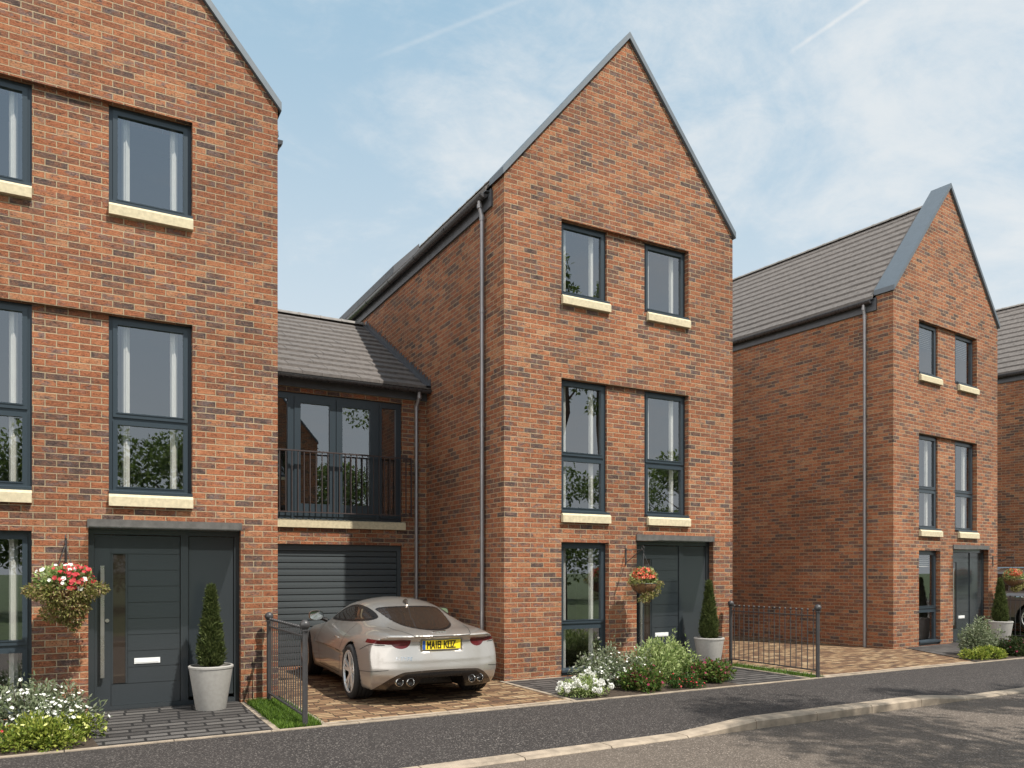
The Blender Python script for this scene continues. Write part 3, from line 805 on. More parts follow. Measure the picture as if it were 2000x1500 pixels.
# ------------------------------------------------------------------ garage link between the two nearest houses
LW = 3.28; LD = 6.9
def make_link():
    e = empty('garage_link', (2.21, 13.09, 0), 0, 'low brick garage block with balcony doors and tiled roof, set back between two gables', 'garage')
    mb = MB(); ox = (.47, 2.81)
    panel(mb, 0.001, LW-.001, -.15, 4.78, [(ox[0], ox[1], 0, 2.05), (ox[0], ox[1], 2.46, 4.575)], reveal=.14)
    mb.quad((LW, LD, -.15), (0, LD, -.15), (0, LD, 4.7), (LW, LD, 4.7)); mb.quad((.004, LD, -.15), (.004, 0, -.15), (.004, 0, 4.78), (.004, LD, 4.7)); mb.quad((LW-.004, 0, -.15), (LW-.004, LD, -.15), (LW-.004, LD, 4.7), (LW-.004, 0, 4.78)); mb.obj('wall', 'brick', e)
    # roof
    mb = MB(); n = 13; run = 3.62; z0 = 4.845; sl = (6.93-z0)/run; r2 = random.Random(8)
    for back in (0, 1):
        Yf = (lambda y: y-.22) if not back else (lambda y: 2*3.40-(y-.22))
        for i in range(n):
            a, b = run*i/n, run*(i+1)/n; x = .002-(i % 2)*.165
            while x < LW-.003:
                s, f = max(x, .002)+.002, min(x+.33, LW-.002)-.002; x += .33
                if f-s < .02: continue
                j = r2.uniform(-.004, .004); za, zb = z0+sl*a, z0+sl*b
                P = [(s, Yf(a), za+.044+j), (f, Yf(a), za+.044+j), (f, Yf(b), zb+.006+j), (s, Yf(b), zb+.006+j), (s, Yf(a), za-.01), (f, Yf(a), za-.01)]
                fs = [(0, 1, 2, 3), (5, 1, 0, 4), (4, 0, 3), (1, 5, 2)]
                mb.add(P, fs if not back else [q[::-1] for q in fs])
        P = [(.002, Yf(0), z0-.012), (LW-.002, Yf(0), z0-.012), (LW-.002, Yf(run), z0+sl*run-.012), (.002, Yf(run), z0+sl*run-.012)]
        mb.quad(*(P if not back else P[::-1]))
    rf = mb.obj('roof', 'tile', e)
    ridge_caps(.003, LW-.06, 6.965, 3.40, along=0).obj('ridge_tiles', 'ridge', rf)
    # stepped lead flashing against the taller house
    mb = MB(); k = 0
    y = -.20
    while y < 3.35:
        zb = z0+sl*(y+.22); st = .075/sl
        mb.box(LW-.012, y, zb+.03, LW-.003, min(y+st, 3.42), zb+.165); y += st
    mb.prism([(-.22, z0+.012), (3.40, z0+sl*run+.012), (3.40, z0+sl*run+.05), (-.22, z0+.05)], 0, LW-.10, LW-.004)
    mb.obj('flashing', 'lead', e)
    mb = MB(); mb.box(.004, -.035, 4.655, LW-.004, -.003, 4.83); mb.box(.004, -.20, 4.815, LW-.004, -.035, 4.828); mb.obj('fascia', 'lead', e)
    g = gutter_run(0, .01, LW-.01, 0, 0)
    link('gutter', mesh('gutter', [(y, -.195+x, 4.815+z) for x, y, z in g.v], [f[::-1] for f in g.f], 'gutter', True, 40), e)
    drainpipe(3.06, -.06, 4.6, -.02, 3.06, -.195, 4.81).obj('downpipe', 'pipe', e, True, 50)
    # garage door
    mb = MB(); x0, x1 = ox; w = .07
    mb.box(x0+.001, .06, 0, x0+w, .13, 2.049); mb.box(x1-w, .06, 0, x1-.001, .13, 2.049); mb.box(x0+w, .06, 2.049-.10, x1-w, .13, 2.049)
    gd = mb.obj('garage_door', 'garage', e)
    for k in range(18):
        a, b = .01+k*.108, .01+(k+1)*.108
        link('slat', cached('slat', lambda: MB().prism([(.118, 0), (.10, .010), (.098, .055), (.100, .098), (.118, .104)], 0, x0+w-.01, x1-w+.01).me('slat', 'garage')), gd, (0, 0, a))
    # balcony doors
    mb = MB(); zb, zt = 2.461, 4.574; mb.ring(x0+.001, zb, x1-.001, zt, .055, .05, .13)
    for xm in (.89, 2.37): mb.box(xm-.03, .05, zb+.055, xm+.03, .13, zt-.055)
    bd = mb.obj('balcony_doors', 'frame', e)
    for (a, b, s, low) in ((x0+.055, .86, .045, .05), (.92, 1.627, .105, .21), (1.633, 2.34, .105, .21), (2.40, x1-.055, .045, .05)):
        mb = MB(); a2, b2, z0_, z1_ = a+.002, b-.002, zb+.058, zt-.058
        mb.box(a2, .035, z0_, a2+s, .115, z1_); mb.box(b2-s, .035, z0_, b2, .115, z1_); mb.box(a2+s, .035, z0_, b2-s, .115, z0_+low); mb.box(a2+s, .035, z1_-max(.05, s), b2-s, .115, z1_)
        lf = mb.obj('door_leaf', 'frame', bd)
        MB().box(a2+s-.005, .07, z0_+low-.005, b2-s+.005, .076, z1_-max(.05, s)+.005).obj('pane', 'pane', bd)
    mb = MB(); X0, X1, Yb = x0-.1, x1+.1, 1.6
    mb.quad((X0, Yb, zb-.1), (X1, Yb, zb-.1), (X1, Yb, zt+.1), (X0, Yb, zt+.1)); mb.quad((X0, .14, zt+.1), (X0, Yb, zt+.1), (X1, Yb, zt+.1), (X1, .14, zt+.1)); mb.quad((X0, Yb, zb-.1), (X0, .14, zb-.1), (X1, .14, zb-.1), (X1, Yb, zb-.1))
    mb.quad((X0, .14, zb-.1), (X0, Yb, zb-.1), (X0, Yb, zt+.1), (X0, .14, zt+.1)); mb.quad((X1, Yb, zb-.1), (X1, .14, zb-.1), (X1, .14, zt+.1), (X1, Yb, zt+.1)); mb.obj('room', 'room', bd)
    MB().prism([(-.055, 2.325), (.05, 2.325), (.05, 2.460), (-.02, 2.460), (-.055, 2.445)], 0, x0-.05, x1+.05).obj('sill', 'sill', e)
    # balcony railing
    mb = MB(); xa, xb = x0-.12, x1+.13; yr = -.115
    mb.box(xa, yr-.018, 3.575, xb, yr+.018, 3.597); mb.box(xa, yr-.014, 2.565, xb, yr+.014, 2.583)
    for x in (xa, xb):
        mb.box(x-.010, yr-.016, 2.55, x+.010, yr+.016, 3.575)
        for z in (2.62, 3.50): mb.box(x-.008, yr+.016, z-.012, x+.008, -.002, z+.012)
    br = mb.obj('balcony_railing', 'rail', e); nb = 25
    for k in range(nb): link('bar', cached('bbar', lambda: MB().box(-.007, -.010, 2.583, .007, .010, 3.575).me('bar', 'rail')), br, (xa+(xb-xa)*(k+1)/(nb+1), yr, 0))
    return e
make_link()

# ------------------------------------------------------------------ front gardens
railing(-.0, -.16, -1.93, 'grey railing panel left of the parked coupe, on the grass strip', (2.07, Y0))
railing(-.0, -.16, -1.98, 'grey railing panel in front of the open brick driveway', (9.86, Y0))
railing(0, -.16, -1.93, 'grey railing panel at the far right, in front of the parked dark car', loc_of(H3, R3, 4.42, 0)[:2], R3)
conifer_pot((1.36, Y0-.36, GZ), 'conical conifer in the nearest grey pot, left of the first railing')
conifer_pot((9.20, Y0-.33, GZ), 'conical conifer in a grey pot beside the middle house door and railing')
conifer_pot(loc_of(H3, R3, 2.95, -.77, GZ), 'conical conifer in a grey pot behind the olive shrub at far right')
basket((-.13, Y0-.46, 1.875), 'hanging basket with red and white flowers and long trailing leaves, nearest left door', 'mixed', 31)
basket((7.72, Y0-.46, 1.875), 'hanging basket of coral flowers on the middle house, coir bowl showing', 'coral', 32)
basket(loc_of(H3, R3, 4.33, -.46, 1.875), 'hanging basket of coral flowers at the far right edge in front of a dark car', 'coral', 33)
G1, G2 = 'plants in the front garden beds', 'plants in the front garden beds'
bush('flowering_shrub', 'silver leaved shrub with small white flowers beside the nearest door', 'shrub', (-.42, 9.1, GZ), .60, .50, .54, 3600, .062, .020, 'L_grey', 41, G1, ('F_white', 290, .019, 5), sprigs=16)
bush('lime_shrub', 'low lime green spreading plant at the corner of the nearest paving', 'shrub', (-.28, 8.52, GZ), .50, .34, .32, 4600, .045, .020, 'L_lime', 42, G1, ('F_yellow', 60, .022, 8))
bush('red_flower_plant', 'low plant with small red flowers at the bottom left corner', 'plant', (-.80, 8.40, GZ), .32, .22, .30, 1500, .045, .018, 'L_green', 43, G1, ('F_red', 80, .016, 5))
bush('flowering_shrub', 'silver shrub under the nearest left window, at the picture edge', 'shrub', (-1.25, 9.25, GZ), .5, .4, .55, 1800, .06, .02, 'L_grey', 44, G1, ('F_white', 80, .022, 5), sprigs=8)
bush('white_flower_plant', 'low plant covered in round white pompon flowers beside the coupe driveway', 'plant', (5.84, 8.50, GZ), .36, .28, .27, 2200, .040, .018, 'L_fresh', 45, G2, ('F_white', 44, .046, 'pom'), inner=.6)
bush('flowering_shrub', 'tall silver shrub with pale flowers in front of the middle house window', 'shrub', (6.35, 8.86, GZ), .42, .34, .62, 3600, .058, .017, 'L_grey', 46, G2, ('F_white', 260, .018, 5), sprigs=18)
bush('flowering_shrub', 'smaller silver shrub between the white pompons and the bright green bush', 'shrub', (6.92, 8.86, GZ), .36, .30, .48, 2600, .055, .017, 'L_grey', 47, G2, ('F_white', 100, .019, 5), sprigs=10)
bush('green_bush', 'big bright green bush in front of the middle house door', 'shrub', (7.62, 9.05, GZ), .48, .42, .70, 7200, .060, .022, 'L_fresh', 48, G2, None, .9, sprigs=7, lumps=22)
bush('burgundy_plant', 'low dark green plant with burgundy flowers, middle of the front bed', 'plant', (6.72, 8.44, GZ), .40, .24, .36, 2400, .050, .030, 'L_burg', 49, G2, ('F_burg', 60, .022, 5))
bush('red_flower_plant', 'low plant with small red flowers at the footway below the bright green bush', 'plant', (7.38, 8.36, GZ), .32, .18, .24, 1700, .038, .016, 'L_green', 50, G2, ('F_red', 80, .013, 5))
bush('burgundy_plant', 'rounded green plant with burgundy flowers at the right end of the bed by the pot', 'plant', (8.10, 8.60, GZ), .40, .30, .38, 2600, .050, .030, 'L_burg', 51, G2, ('F_burg', 75, .022, 5))
bush('olive_shrub', 'grey green olive shrub in front of the far right pot', 'shrub', (15.25, 8.78, GZ), .42, .36, .70, 3000, .062, .026, 'L_grey', 52, G2, None, sprigs=16)
bush('lime_shrub', 'low lime green plant at the footway below the olive shrub', 'shrub', (14.72, 8.45, GZ), .46, .24, .29, 3000, .055, .026, 'L_lime', 53, G2)
bush('dark_hedge', 'low dark hedge plant at the far right edge beside the lime plant', 'hedge', (15.75, 8.50, GZ), .62, .26, .40, 4200, .05, .026, 'L_dark', 54, G2, ('F_burg', 50, .02, 5))

# ------------------------------------------------------------------ cars: bodies from a distance field, split into parts
def curve(pts, sm=.10):
    xs, ys = zip(*pts); g = np.arange(-.6, 5.6, .01); y = np.interp(g, xs, ys)
    k = max(1, int(sm/.01)); w = np.exp(-.5*(np.arange(-2*k, 2*k+1)/k)**2); w /= w.sum()
    y = np.convolve(np.pad(y, 2*k, mode='edge'), w, 'valid')
    return lambda t: np.interp(t, g, y)
def smax(a, b, k): h = np.clip(.5+.5*(a-b)/k, 0, 1); return b+(a-b)*h+k*h*(1-h)
def smin(a, b, k): return -smax(-a, -b, k)
def poly_sd(px, py, poly):
    """signed distance, positive inside"""
    poly = np.array(poly, float); d = np.full(np.shape(px), 1e9); ins = np.zeros(np.shape(px), bool); n = len(poly)
    for i in range(n):
        a, b = poly[i], poly[i-1]; e = b-a; wx, wy = px-a[0], py-a[1]
        t = np.clip((wx*e[0]+wy*e[1])/(e@e), 0, 1); d = np.minimum(d, (wx-e[0]*t)**2+(wy-e[1]*t)**2)
        c = (a[1] > py) != (b[1] > py); ins ^= c & (px < (b[0]-a[0])*(py-a[1])/(b[1]-a[1]+1e-12)+a[0])
    return np.sqrt(d)*np.where(ins, 1, -1)
def smooth_poly(P, it=2):
    P = [np.array(p, float) for p in P]
    for _ in range(it):
        Q = []
        for a, b in zip(P, P[1:]+P[:1]): Q += [a*.75+b*.25, a*.25+b*.75]
        P = Q
    return P
def surfnet(F, lo, hi, h):
    ax = [np.arange(lo[i], hi[i]+h, h) for i in range(3)]; n = [len(a) for a in ax]
    val = F(ax[0][:, None, None]+np.zeros((1, n[1], n[2])), ax[1][None, :, None]+np.zeros((n[0], 1, n[2])), ax[2][None, None, :]+np.zeros((n[0], n[1], 1)))
    c = [n[i]-1 for i in range(3)]; P = np.zeros((*c, 3)); cnt = np.zeros(c)
    def sub(o): return val[o[0]:o[0]+c[0], o[1]:o[1]+c[1], o[2]:o[2]+c[2]]
    for a in range(3):
        o1, o2 = [i for i in range(3) if i != a]
        for s in (0, 1):
            for t in (0, 1):
                o = [0, 0, 0]; o[o1] = s; o[o2] = t; q = o[:]; q[a] = 1
                A, B = sub(o), sub(q); m = (A < 0) != (B < 0); f = np.where(m, A/np.where(m, A-B, 1), 0)
                cnt += m; P[..., a] += np.where(m, f, 0); P[..., o1] += np.where(m, s, 0); P[..., o2] += np.where(m, t, 0)
    act = cnt > 0; idx = -np.ones(c, int); idx[act] = np.arange(act.sum())
    ii = np.argwhere(act); V = (ii+P[act]/cnt[act][:, None])*h+np.array(lo); fs = []
    for a in range(3):
        b, d = (a+1) % 3, (a+2) % 3
        s0 = [slice(None)]*3; s1 = [slice(None)]*3; s0[a] = slice(0, n[a]-1); s1[a] = slice(1, n[a])
        m = (val[tuple(s0)] < 0) != (val[tuple(s1)] < 0); neg = val[tuple(s0)] < 0
        e = np.argwhere(m); sg = neg[m]; ok = (e[:, b] > 0) & (e[:, d] > 0) & (e[:, b] < n[b]-1) & (e[:, d] < n[d]-1); e, sg = e[ok], sg[ok]
        def cell(db, dd): k = e.copy(); k[:, b] -= db; k[:, d] -= dd; return idx[k[:, 0], k[:, 1], k[:, 2]]
        q = np.stack([cell(1, 1), cell(0, 1), cell(0, 0), cell(1, 0)], 1); q[~sg] = q[~sg][:, ::-1]; fs.append(q)
    return V, np.concatenate(fs)
def grad(F, p, e=.002):
    return np.stack([(F(*(p+d*e).T)-F(*(p-d*e).T))/(2*e) for d in np.eye(3)], 1)
def car_parts(key, F, lo, hi, h, regions):
    """regions: list of (part name, material, g) with g>0 inside; returns the list of meshes"""
    V, Q = surfnet(F, lo, hi, h)
    def project(V, it):
        for _ in range(it):
            f = F(*V.T); g = grad(F, V); s = np.clip(f/np.maximum(.25, (g*g).sum(1)), -h, h); V = V-g*s[:, None]
        return V
    V = project(V, 3); G = [g for _, _, g in regions]
    def classify(V):
        C = V[Q].mean(1); cl = np.full(len(Q), len(regions))
        for i in range(len(G)-1, -1, -1): cl[G[i](*C.T) > 0] = i
        return cl
    cl = classify(V)
    for _ in range(2):
        mn = np.full(len(V), 99); mxx = np.full(len(V), -1)
        for k in range(4): np.minimum.at(mn, Q[:, k], cl); np.maximum.at(mxx, Q[:, k], cl)
        for i in range(len(G)):
            s = np.where((mn == i) & (mxx > i))[0]
            if len(s) == 0: continue
            p = V[s]; g = G[i](*p.T); dg = grad(G[i], p); nf = unit(grad(F, p)); dg = dg-nf*(dg*nf).sum(1)[:, None]
            st = g/np.maximum(.15, (dg*dg).sum(1)); st = np.clip(st, -h, h); p = p-dg*st[:, None]; V[s] = p
        V = project(V, 1)
    out = []; names = regions+[('body', None, None)]; N = unit(grad(F, V, .006))
    for i in range(len(names)):
        f = Q[cl == i]
        if len(f) == 0: continue
        u, inv = np.unique(f, return_inverse=True); f = inv.reshape(-1, 4)
        out.append((names[i][0], names[i][1], V[u], f, N[u]))
    return out
def part_obj(name, mat, V, f, N, parent):
    me = bpy.data.meshes.new(name); me.from_pydata(V.tolist(), [], f.tolist()); me.materials.append(MAT[mat]); me.polygons.foreach_set('use_smooth', [True]*len(me.polygons))
    me.update(); me.set_sharp_from_angle(angle=math.radians(32)); return link(name, me, parent)

def coupe_field():
    Pf = curve([(0, .80), (.25, .865), (.6, .925), (.98, .955), (1.5, .935), (2.1, .915), (2.8, .915), (3.5, .945), (3.9, .92), (4.2, .82), (4.4, .66)], .12)
    Sx = curve([(.05, .10), (.16, .055), (.28, .018), (.42, .0), (.58, .0), (.68, .012), (.76, .045), (.84, .11), (.95, .24), (1.2, .6)], .03)
    Lt = curve([(-.5, .838), (.0, .842), (.10, .872), (.3, .905), (.7, .935), (1.1, .940), (1.8, .915), (2.5, .905), (3.0, .895), (3.5, .83), (4.1, .69), (4.4, .58)], .06)
    G = curve([(.10, .72), (.38, .862), (.6, .945), (.9, 1.045), (1.2, 1.130), (1.5, 1.198), (1.8, 1.245), (2.1, 1.264), (2.4, 1.245), (2.65, 1.175), (2.95, 1.05), (3.3, .88), (3.6, .70)], .09)
    GT = curve([(.2, .66), (.6, .80), (1.0, .92), (1.6, 1.0), (2.3, 1.0), (2.9, .98), (3.4, .90)], .12)
    vr = curve([(.10, .24), (.18, .15), (.27, .060), (.37, .012), (.45, .004), (.55, .024), (.65, .052), (.73, .074), (.780, .070), (.806, .036), (.826, .010), (.90, .012), (1.2, .1)], .016)
    vf = curve([(.1, 4.25), (.3, 4.40), (.5, 4.38), (.62, 4.30), (.9, 3.9)], .05)
    def F(u, v, w):
        au = np.sqrt(u*u+1e-6)
        c3 = au-(Pf(v)-Sx(w)); c1 = (w-(Lt(v)-.055*(au/.9)**2.2))*.97; c2 = .175-w
        low = smax(c3, c1, .085); low = smax(low, c2, .05)
        c4 = (vr(w)+.30*(au/.92)**2.6-v)*.82; low = smax(low, c4, .022)
        c5 = (v-(vf(w)-.55*(au/.9)**2.5))*.7; low = smax(low, c5, .12)
        g1 = (w-(G(v)-.085*(au/.55)**2))*.90; gw = (.790-(w-.85)*.62)*GT(v); g3 = (au-gw)*.85
        gh = smax(g1, g3, .11); gh = np.maximum(np.maximum(gh, c4+.06), np.maximum(.60-w, c5+.5)); b = smin(low, gh, .09)
        for va in (.98, 3.60):
            r = np.sqrt((v-va)**2+(w-.345)**2); b = np.maximum(b, np.minimum((.382-r), au-.56))
        b = np.maximum(b, np.minimum(np.minimum((.36-.55*(w-.18)-au)*.8, .335-w), .55-v))          # centre of the diffuser
        b = np.maximum(b, np.minimum(np.minimum(.285-au, .078-np.abs(w-.728)), (.105-v)*1.0))      # number plate recess
        return b
    return F
SGL = smooth_poly([(.98, .992), (1.25, 1.075), (1.6, 1.140), (1.95, 1.165), (2.25, 1.130), (2.55, 1.02), (2.80, .915), (2.2, .918), (1.4, .950)], 2)
RGL = smooth_poly([(-.475, 1.135), (0, 1.158), (.475, 1.135), (.455, 1.07), (.41, .985), (.32, .918), (0, .880), (-.32, .918), (-.41, .985), (-.455, 1.07)], 2)
WGL = smooth_poly([(-.52, 1.225), (0, 1.25), (.52, 1.225), (.66, .95), (.4, .93), (0, .92), (-.4, .93), (-.66, .95)], 2)
def line_g(fn, half, cond):
    return lambda u, v, w: np.where(cond(u, v, w), half-np.abs(fn(u, v, w)), -1.0)
def make_coupe(loc, rz):
    e = empty('sports_car', loc, rz, 'silver champagne coupe parked on the brick driveway with its tail to the street', 'car'); F = coupe_field()
    def dif(u, v, w):
        au = np.abs(u); top = .405-.02*(au/.5)**2-np.where(au > .46, (np.maximum(au-.46, 0)/.24)**1.6*.22, 0)
        return np.where(v < .60, top-w, -1)
    def dtrim(u, v, w):
        au = np.abs(u); top = .432-.02*(au/.5)**2-np.where(au > .48, (np.maximum(au-.48, 0)/.40)**1.6*.25, 0)
        return np.where(v < .60, top-w, -1)
    def lamp(u, v, w):
        au = np.abs(u); lobe = .086-np.sqrt(((au-.52)*.74)**2+(w-.775)**2); strip = np.minimum(np.minimum(.796-w, w-(.738+.020*np.clip((au-.66)/.26, 0, 1))), au-.42)
        g = np.minimum(np.maximum(strip, np.minimum(lobe, .796-w)), np.minimum(au-.375, .52-v))
        return np.where(v < .66, g, -1)
    def sgl(u, v, w): return np.where(np.abs(u) > .30, np.minimum(poly_sd(v, w, SGL), np.abs(u)-.47), -1)
    def rgl(u, v, w): return np.where((v < 1.75) & (w > .86), poly_sd(u, w, RGL), -1)
    def wgl(u, v, w): return np.where((v > 2.15) & (w > .90), poly_sd(u, w, WGL), -1)
    arch = lambda u, v, w: np.where(np.abs(u) < .93, np.maximum(.3845-np.sqrt((v-.98)**2+(w-.345)**2), .3845-np.sqrt((v-3.60)**2+(w-.345)**2)), -1.0)*np.where(np.abs(u) < .60, 1, 1)
    regs = [('side_window', 'carglass', lambda u, v, w: np.where(np.abs(v-1.72-.30*(w-1.0)) < .016, -1, sgl(u, v, w)-.030)), ('window_trim', 'blackgloss', sgl), ('rear_window', 'carglass', lambda u, v, w: rgl(u, v, w)-.012), ('rear_window_seal', 'blackgloss', rgl),
            ('windscreen', 'carglass', wgl), ('tail_light', 'lamp', lamp), ('diffuser', 'blackgloss', dif), ('diffuser_trim', 'trim', dtrim), ('wheel_arch', 'dark', arch)]
    for nm, mt, V, f, N in car_parts('coupe', F, (-1.05, -.08, .05), (1.05, 4.52, 1.40), .0165, regs):
        if nm in ('tail_light', 'side_window', 'window_trim'):
            sd = V[f].mean(1)[:, 0] > 0
            for k in (False, True):
                q = f[sd == k]; u_, inv = np.unique(q, return_inverse=True); part_obj(nm, mt, V[u_], inv.reshape(-1, 4), None, e)
        else: part_obj(nm, mt or 'paint', V, f, N, e)
    def seam(pts, wid=.0045):
        """dark joint between panels, laid on the body surface"""
        P = np.array(pts, float); t = np.linspace(0, len(P)-1, 60); P = np.stack([np.interp(t, np.arange(len(P)), P[:, k]) for k in range(3)], 1)
        for _ in range(8): g = grad(F, P); P = P-g*(F(*P.T)/np.maximum(.2, (g*g).sum(1)))[:, None]
        N = unit(grad(F, P, .006)); T = unit(np.gradient(P, axis=0)); B = np.cross(T, N)*wid; P = P+N*.0015
        v = np.concatenate([P-B, P+B]); n = len(P)
        link('shut_line', mesh('shut_line', v, [(k, k+1, n+k+1, n+k) for k in range(n-1)], 'dark'), e)
    seam([(-.37, .02, .835), (0, .0, .835), (.37, .02, .835)])
    for q in (-1, 1):
        seam([(q*.37, .0, .85), (q*.42, .15, .88), (q*.50, .40, .90), (q*.54, .62, .96)])
        seam([(q*.72, 1.36, .93), (q*.9, 1.40, .80), (q*.93, 1.46, .55), (q*.92, 1.55, .35), (q*.9, 1.66, .255)])
        seam([(q*.9, 1.66, .255), (q*.92, 2.3, .245), (q*.92, 2.80, .25)]); seam([(q*.92, 2.80, .25), (q*.92, 2.82, .6), (q*.85, 2.84, .88)])
        seam([(q*.70, .22, .73), (q*.85, .42, .72), (q*.92, .60, .66)])
        seam([(q*.70, .10, .435), (q*.85, .22, .42), (q*.93, .60, .40)], .003)
    # wheels
    for x, y, wd in ((-.815, .98, .285), (.815, .98, .285), (-.835, 3.60, .255), (.835, 3.60, .255)): make_wheel(e, (x, y, .345), .345, wd, 'rim', 5, 'sport')
    for k in (-.545, -.415, .415, .545):
        mb = MB(); yb = .035+.30*(abs(k)/.92)**2.6
        mb.lathe([(.036, yb+.12), (.040, yb-.002), (.046, yb-.010), (.051, yb-.004), (.052, yb+.14)], (k, 0, .290), 24, 1)
        p = mb.obj('exhaust_pipe', 'chrome', e, True, 50); MB().cyl((k, yb+.06, .290), (k, yb+.065, .290), .040, 20).obj('bore', 'ink', p)
    # plate with the registration written as strokes
    pl = MB().box(-.26, .078, .672, .26, .088, .783).obj('number_plate', 'plate', e); MB().box(-.2585, .0765, .6735, -.216, .0785, .7815).obj('blue_band', 'plateblue', pl)
    GL = {'M': [((0, 0), (0, 1)), ((0, 1), (.5, .42)), ((.5, .42), (1, 1)), ((1, 1), (1, 0))], 'A': [((0, 0), (.5, 1)), ((.5, 1), (1, 0)), ((.2, .33), (.8, .33))], '1': [((.5, 0), (.5, 1))],
          '8': [((0.05, 0), (.95, 0)), ((.95, 0), (.95, .5)), ((.95, .5), (.95, 1)), ((.95, 1), (.05, 1)), ((.05, 1), (.05, 0)), ((.05, .52), (.95, .52))], 'K': [((0, 0), (0, 1)), ((0, .42), (1, 1)), ((.3, .58), (1, 0))],
          'O': [((0, 0), (1, 0)), ((1, 0), (1, 1)), ((1, 1), (0, 1)), ((0, 1), (0, 0))], 'Z': [((0, 1), (1, 1)), ((1, 1), (0, 0)), ((0, 0), (1, 0))]}
    mb = MB(); x = -.190; hh = .079; zz = .688; t = .0068
    for ch in 'MA18 KOZ':
        if ch == ' ': x += .030; continue
        w = .040 if ch != '1' else .014
        for (a, b) in GL[ch]:
            p, q = Vector((x+a[0]*w, zz+a[1]*hh)), Vector((x+b[0]*w, zz+b[1]*hh)); d = (q-p).normalized(); n = Vector((-d.y, d.x))*t; p -= d*t; q += d*t
            mb.prism([tuple(p-n), tuple(q-n), tuple(q+n), tuple(p+n)], 1, .0755, .0795)
        x += w+.0155
    mb.obj('characters', 'ink', pl)
    def text(s, size, loc, name, extr=.003, shear=0, rx=PI/2):
        cu = bpy.data.curves.new(name, 'FONT'); cu.body = s; cu.size = size; cu.extrude = extr; cu.align_x = 'CENTER'; cu.shear = shear; cu.space_character = 1.15
        o = bpy.data.objects.new(name, cu); COL.objects.link(o); dg = bpy.context.evaluated_depsgraph_get(); me = bpy.data.meshes.new_from_object(o.evaluated_get(dg)); bpy.data.objects.remove(o)
        me.materials.clear(); me.materials.append(MAT['chrome']); q = link(name, me, e, loc); q.rotation_euler = (rx, 0, 0); return q
    def wrap(o, up):
        """press a flat badge onto the body: up=True from above, else from behind"""
        me = o.data; n = len(me.vertices); P = np.empty(n*3); me.vertices.foreach_get('co', P); P = P.reshape(-1, 3); th = P[:, 2].copy(); x, y = o.location.x, o.location.y
        q = np.stack([P[:, 0]+x, y+P[:, 1], np.full(n, 1.0)], 1) if up else np.stack([P[:, 0]+x, np.full(n, .0), P[:, 1]+o.location.z], 1)
        k = 2 if up else 1; lo = np.full(n, .7 if up else -.3); hi = np.full(n, 1.3 if up else .5); d = 1 if up else -1
        for _ in range(30):
            mid = (lo+hi)/2; q[:, k] = mid; ins = F(*q.T) < 0
            if up: lo = np.where(ins, mid, lo); hi = np.where(ins, hi, mid)
            else: hi = np.where(ins, mid, hi); lo = np.where(ins, lo, mid)
        q[:, k] = mid+d*(th-th.min()+.0005); me.vertices.foreach_set('co', q.astype(np.float32).ravel()); me.update(); o.location = (0, 0, 0); o.rotation_euler = (0, 0, 0)
    wrap(text('F-TYPE', .058, (-.50, 0, .555), 'model_badge', .002, .3), False); wrap(text('JAGUAR', .034, (0, .10, 0), 'maker_badge', .002), True)
    cat = smooth_poly([(-.11, .0), (-.06, .026), (0, .030), (.05, .036), (.075, .046), (.11, .034), (.075, .022), (.10, .004), (.05, .013), (.0, .008), (-.05, .006), (-.09, -.014)], 1)
    wrap(MB().prism([tuple(p) for p in cat], 2, 0, .004).obj('leaper_badge', 'chrome', e, loc=(0, .145, 0)), True)
    # shark-fin aerial, mirrors
    mb = MB(); mb.prism([(1.36, 1.14), (1.54, 1.20), (1.52, 1.22), (1.43, 1.245), (1.39, 1.235)], 0, -.012, .012); mb.obj('aerial', 'trim', e)
    for s in (-1, 1):
        mb = MB(); mb.tube([(s*.84, 2.62, .905), (s*.92, 2.60, .935), (s*.97, 2.60, .955)], [.030, .026, .026], 8)
        mm = mb.obj('door_mirror', 'blackgloss', e)
        mb = MB(); n = 16
        ov = [(s*1.015+.105*math.copysign(abs(math.cos(a))**.75, math.cos(a)), .985+.072*math.copysign(abs(math.sin(a))**.75, math.sin(a))) for a in [2*PI*k/n for k in range(n)]]
        rings = [(2.545, 1.0), (2.57, 1.06), (2.62, .98), (2.67, .70), (2.70, .25)]; vs = []
        for y, k in rings: vs += [(s*1.015+(p[0]-s*1.015)*k, y, .985+(p[1]-.985)*k) for p in ov]
        fs = [(i*n+j, i*n+(j+1) % n, (i+1)*n+(j+1) % n, (i+1)*n+j) for i in range(len(rings)-1) for j in range(n)]+[tuple(range((len(rings)-1)*n, len(rings)*n))]
        mb.add(vs, fs); mb.obj('mirror_shell', 'paint', mm, True, 60)
        MB().add([(s*1.015+(p[0]-s*1.015)*.93, 2.548, .985+(p[1]-.985)*.92) for p in ov], [tuple(range(n))]).obj('mirror_glass', 'mirror', mm)
        hb = MB(); hb.tube([(s*.925, 1.62, .735), (s*.935, 1.72, .742), (s*.925, 1.80, .740)], .012, 6); hb.obj('door_handle', 'paint', e)
    return e
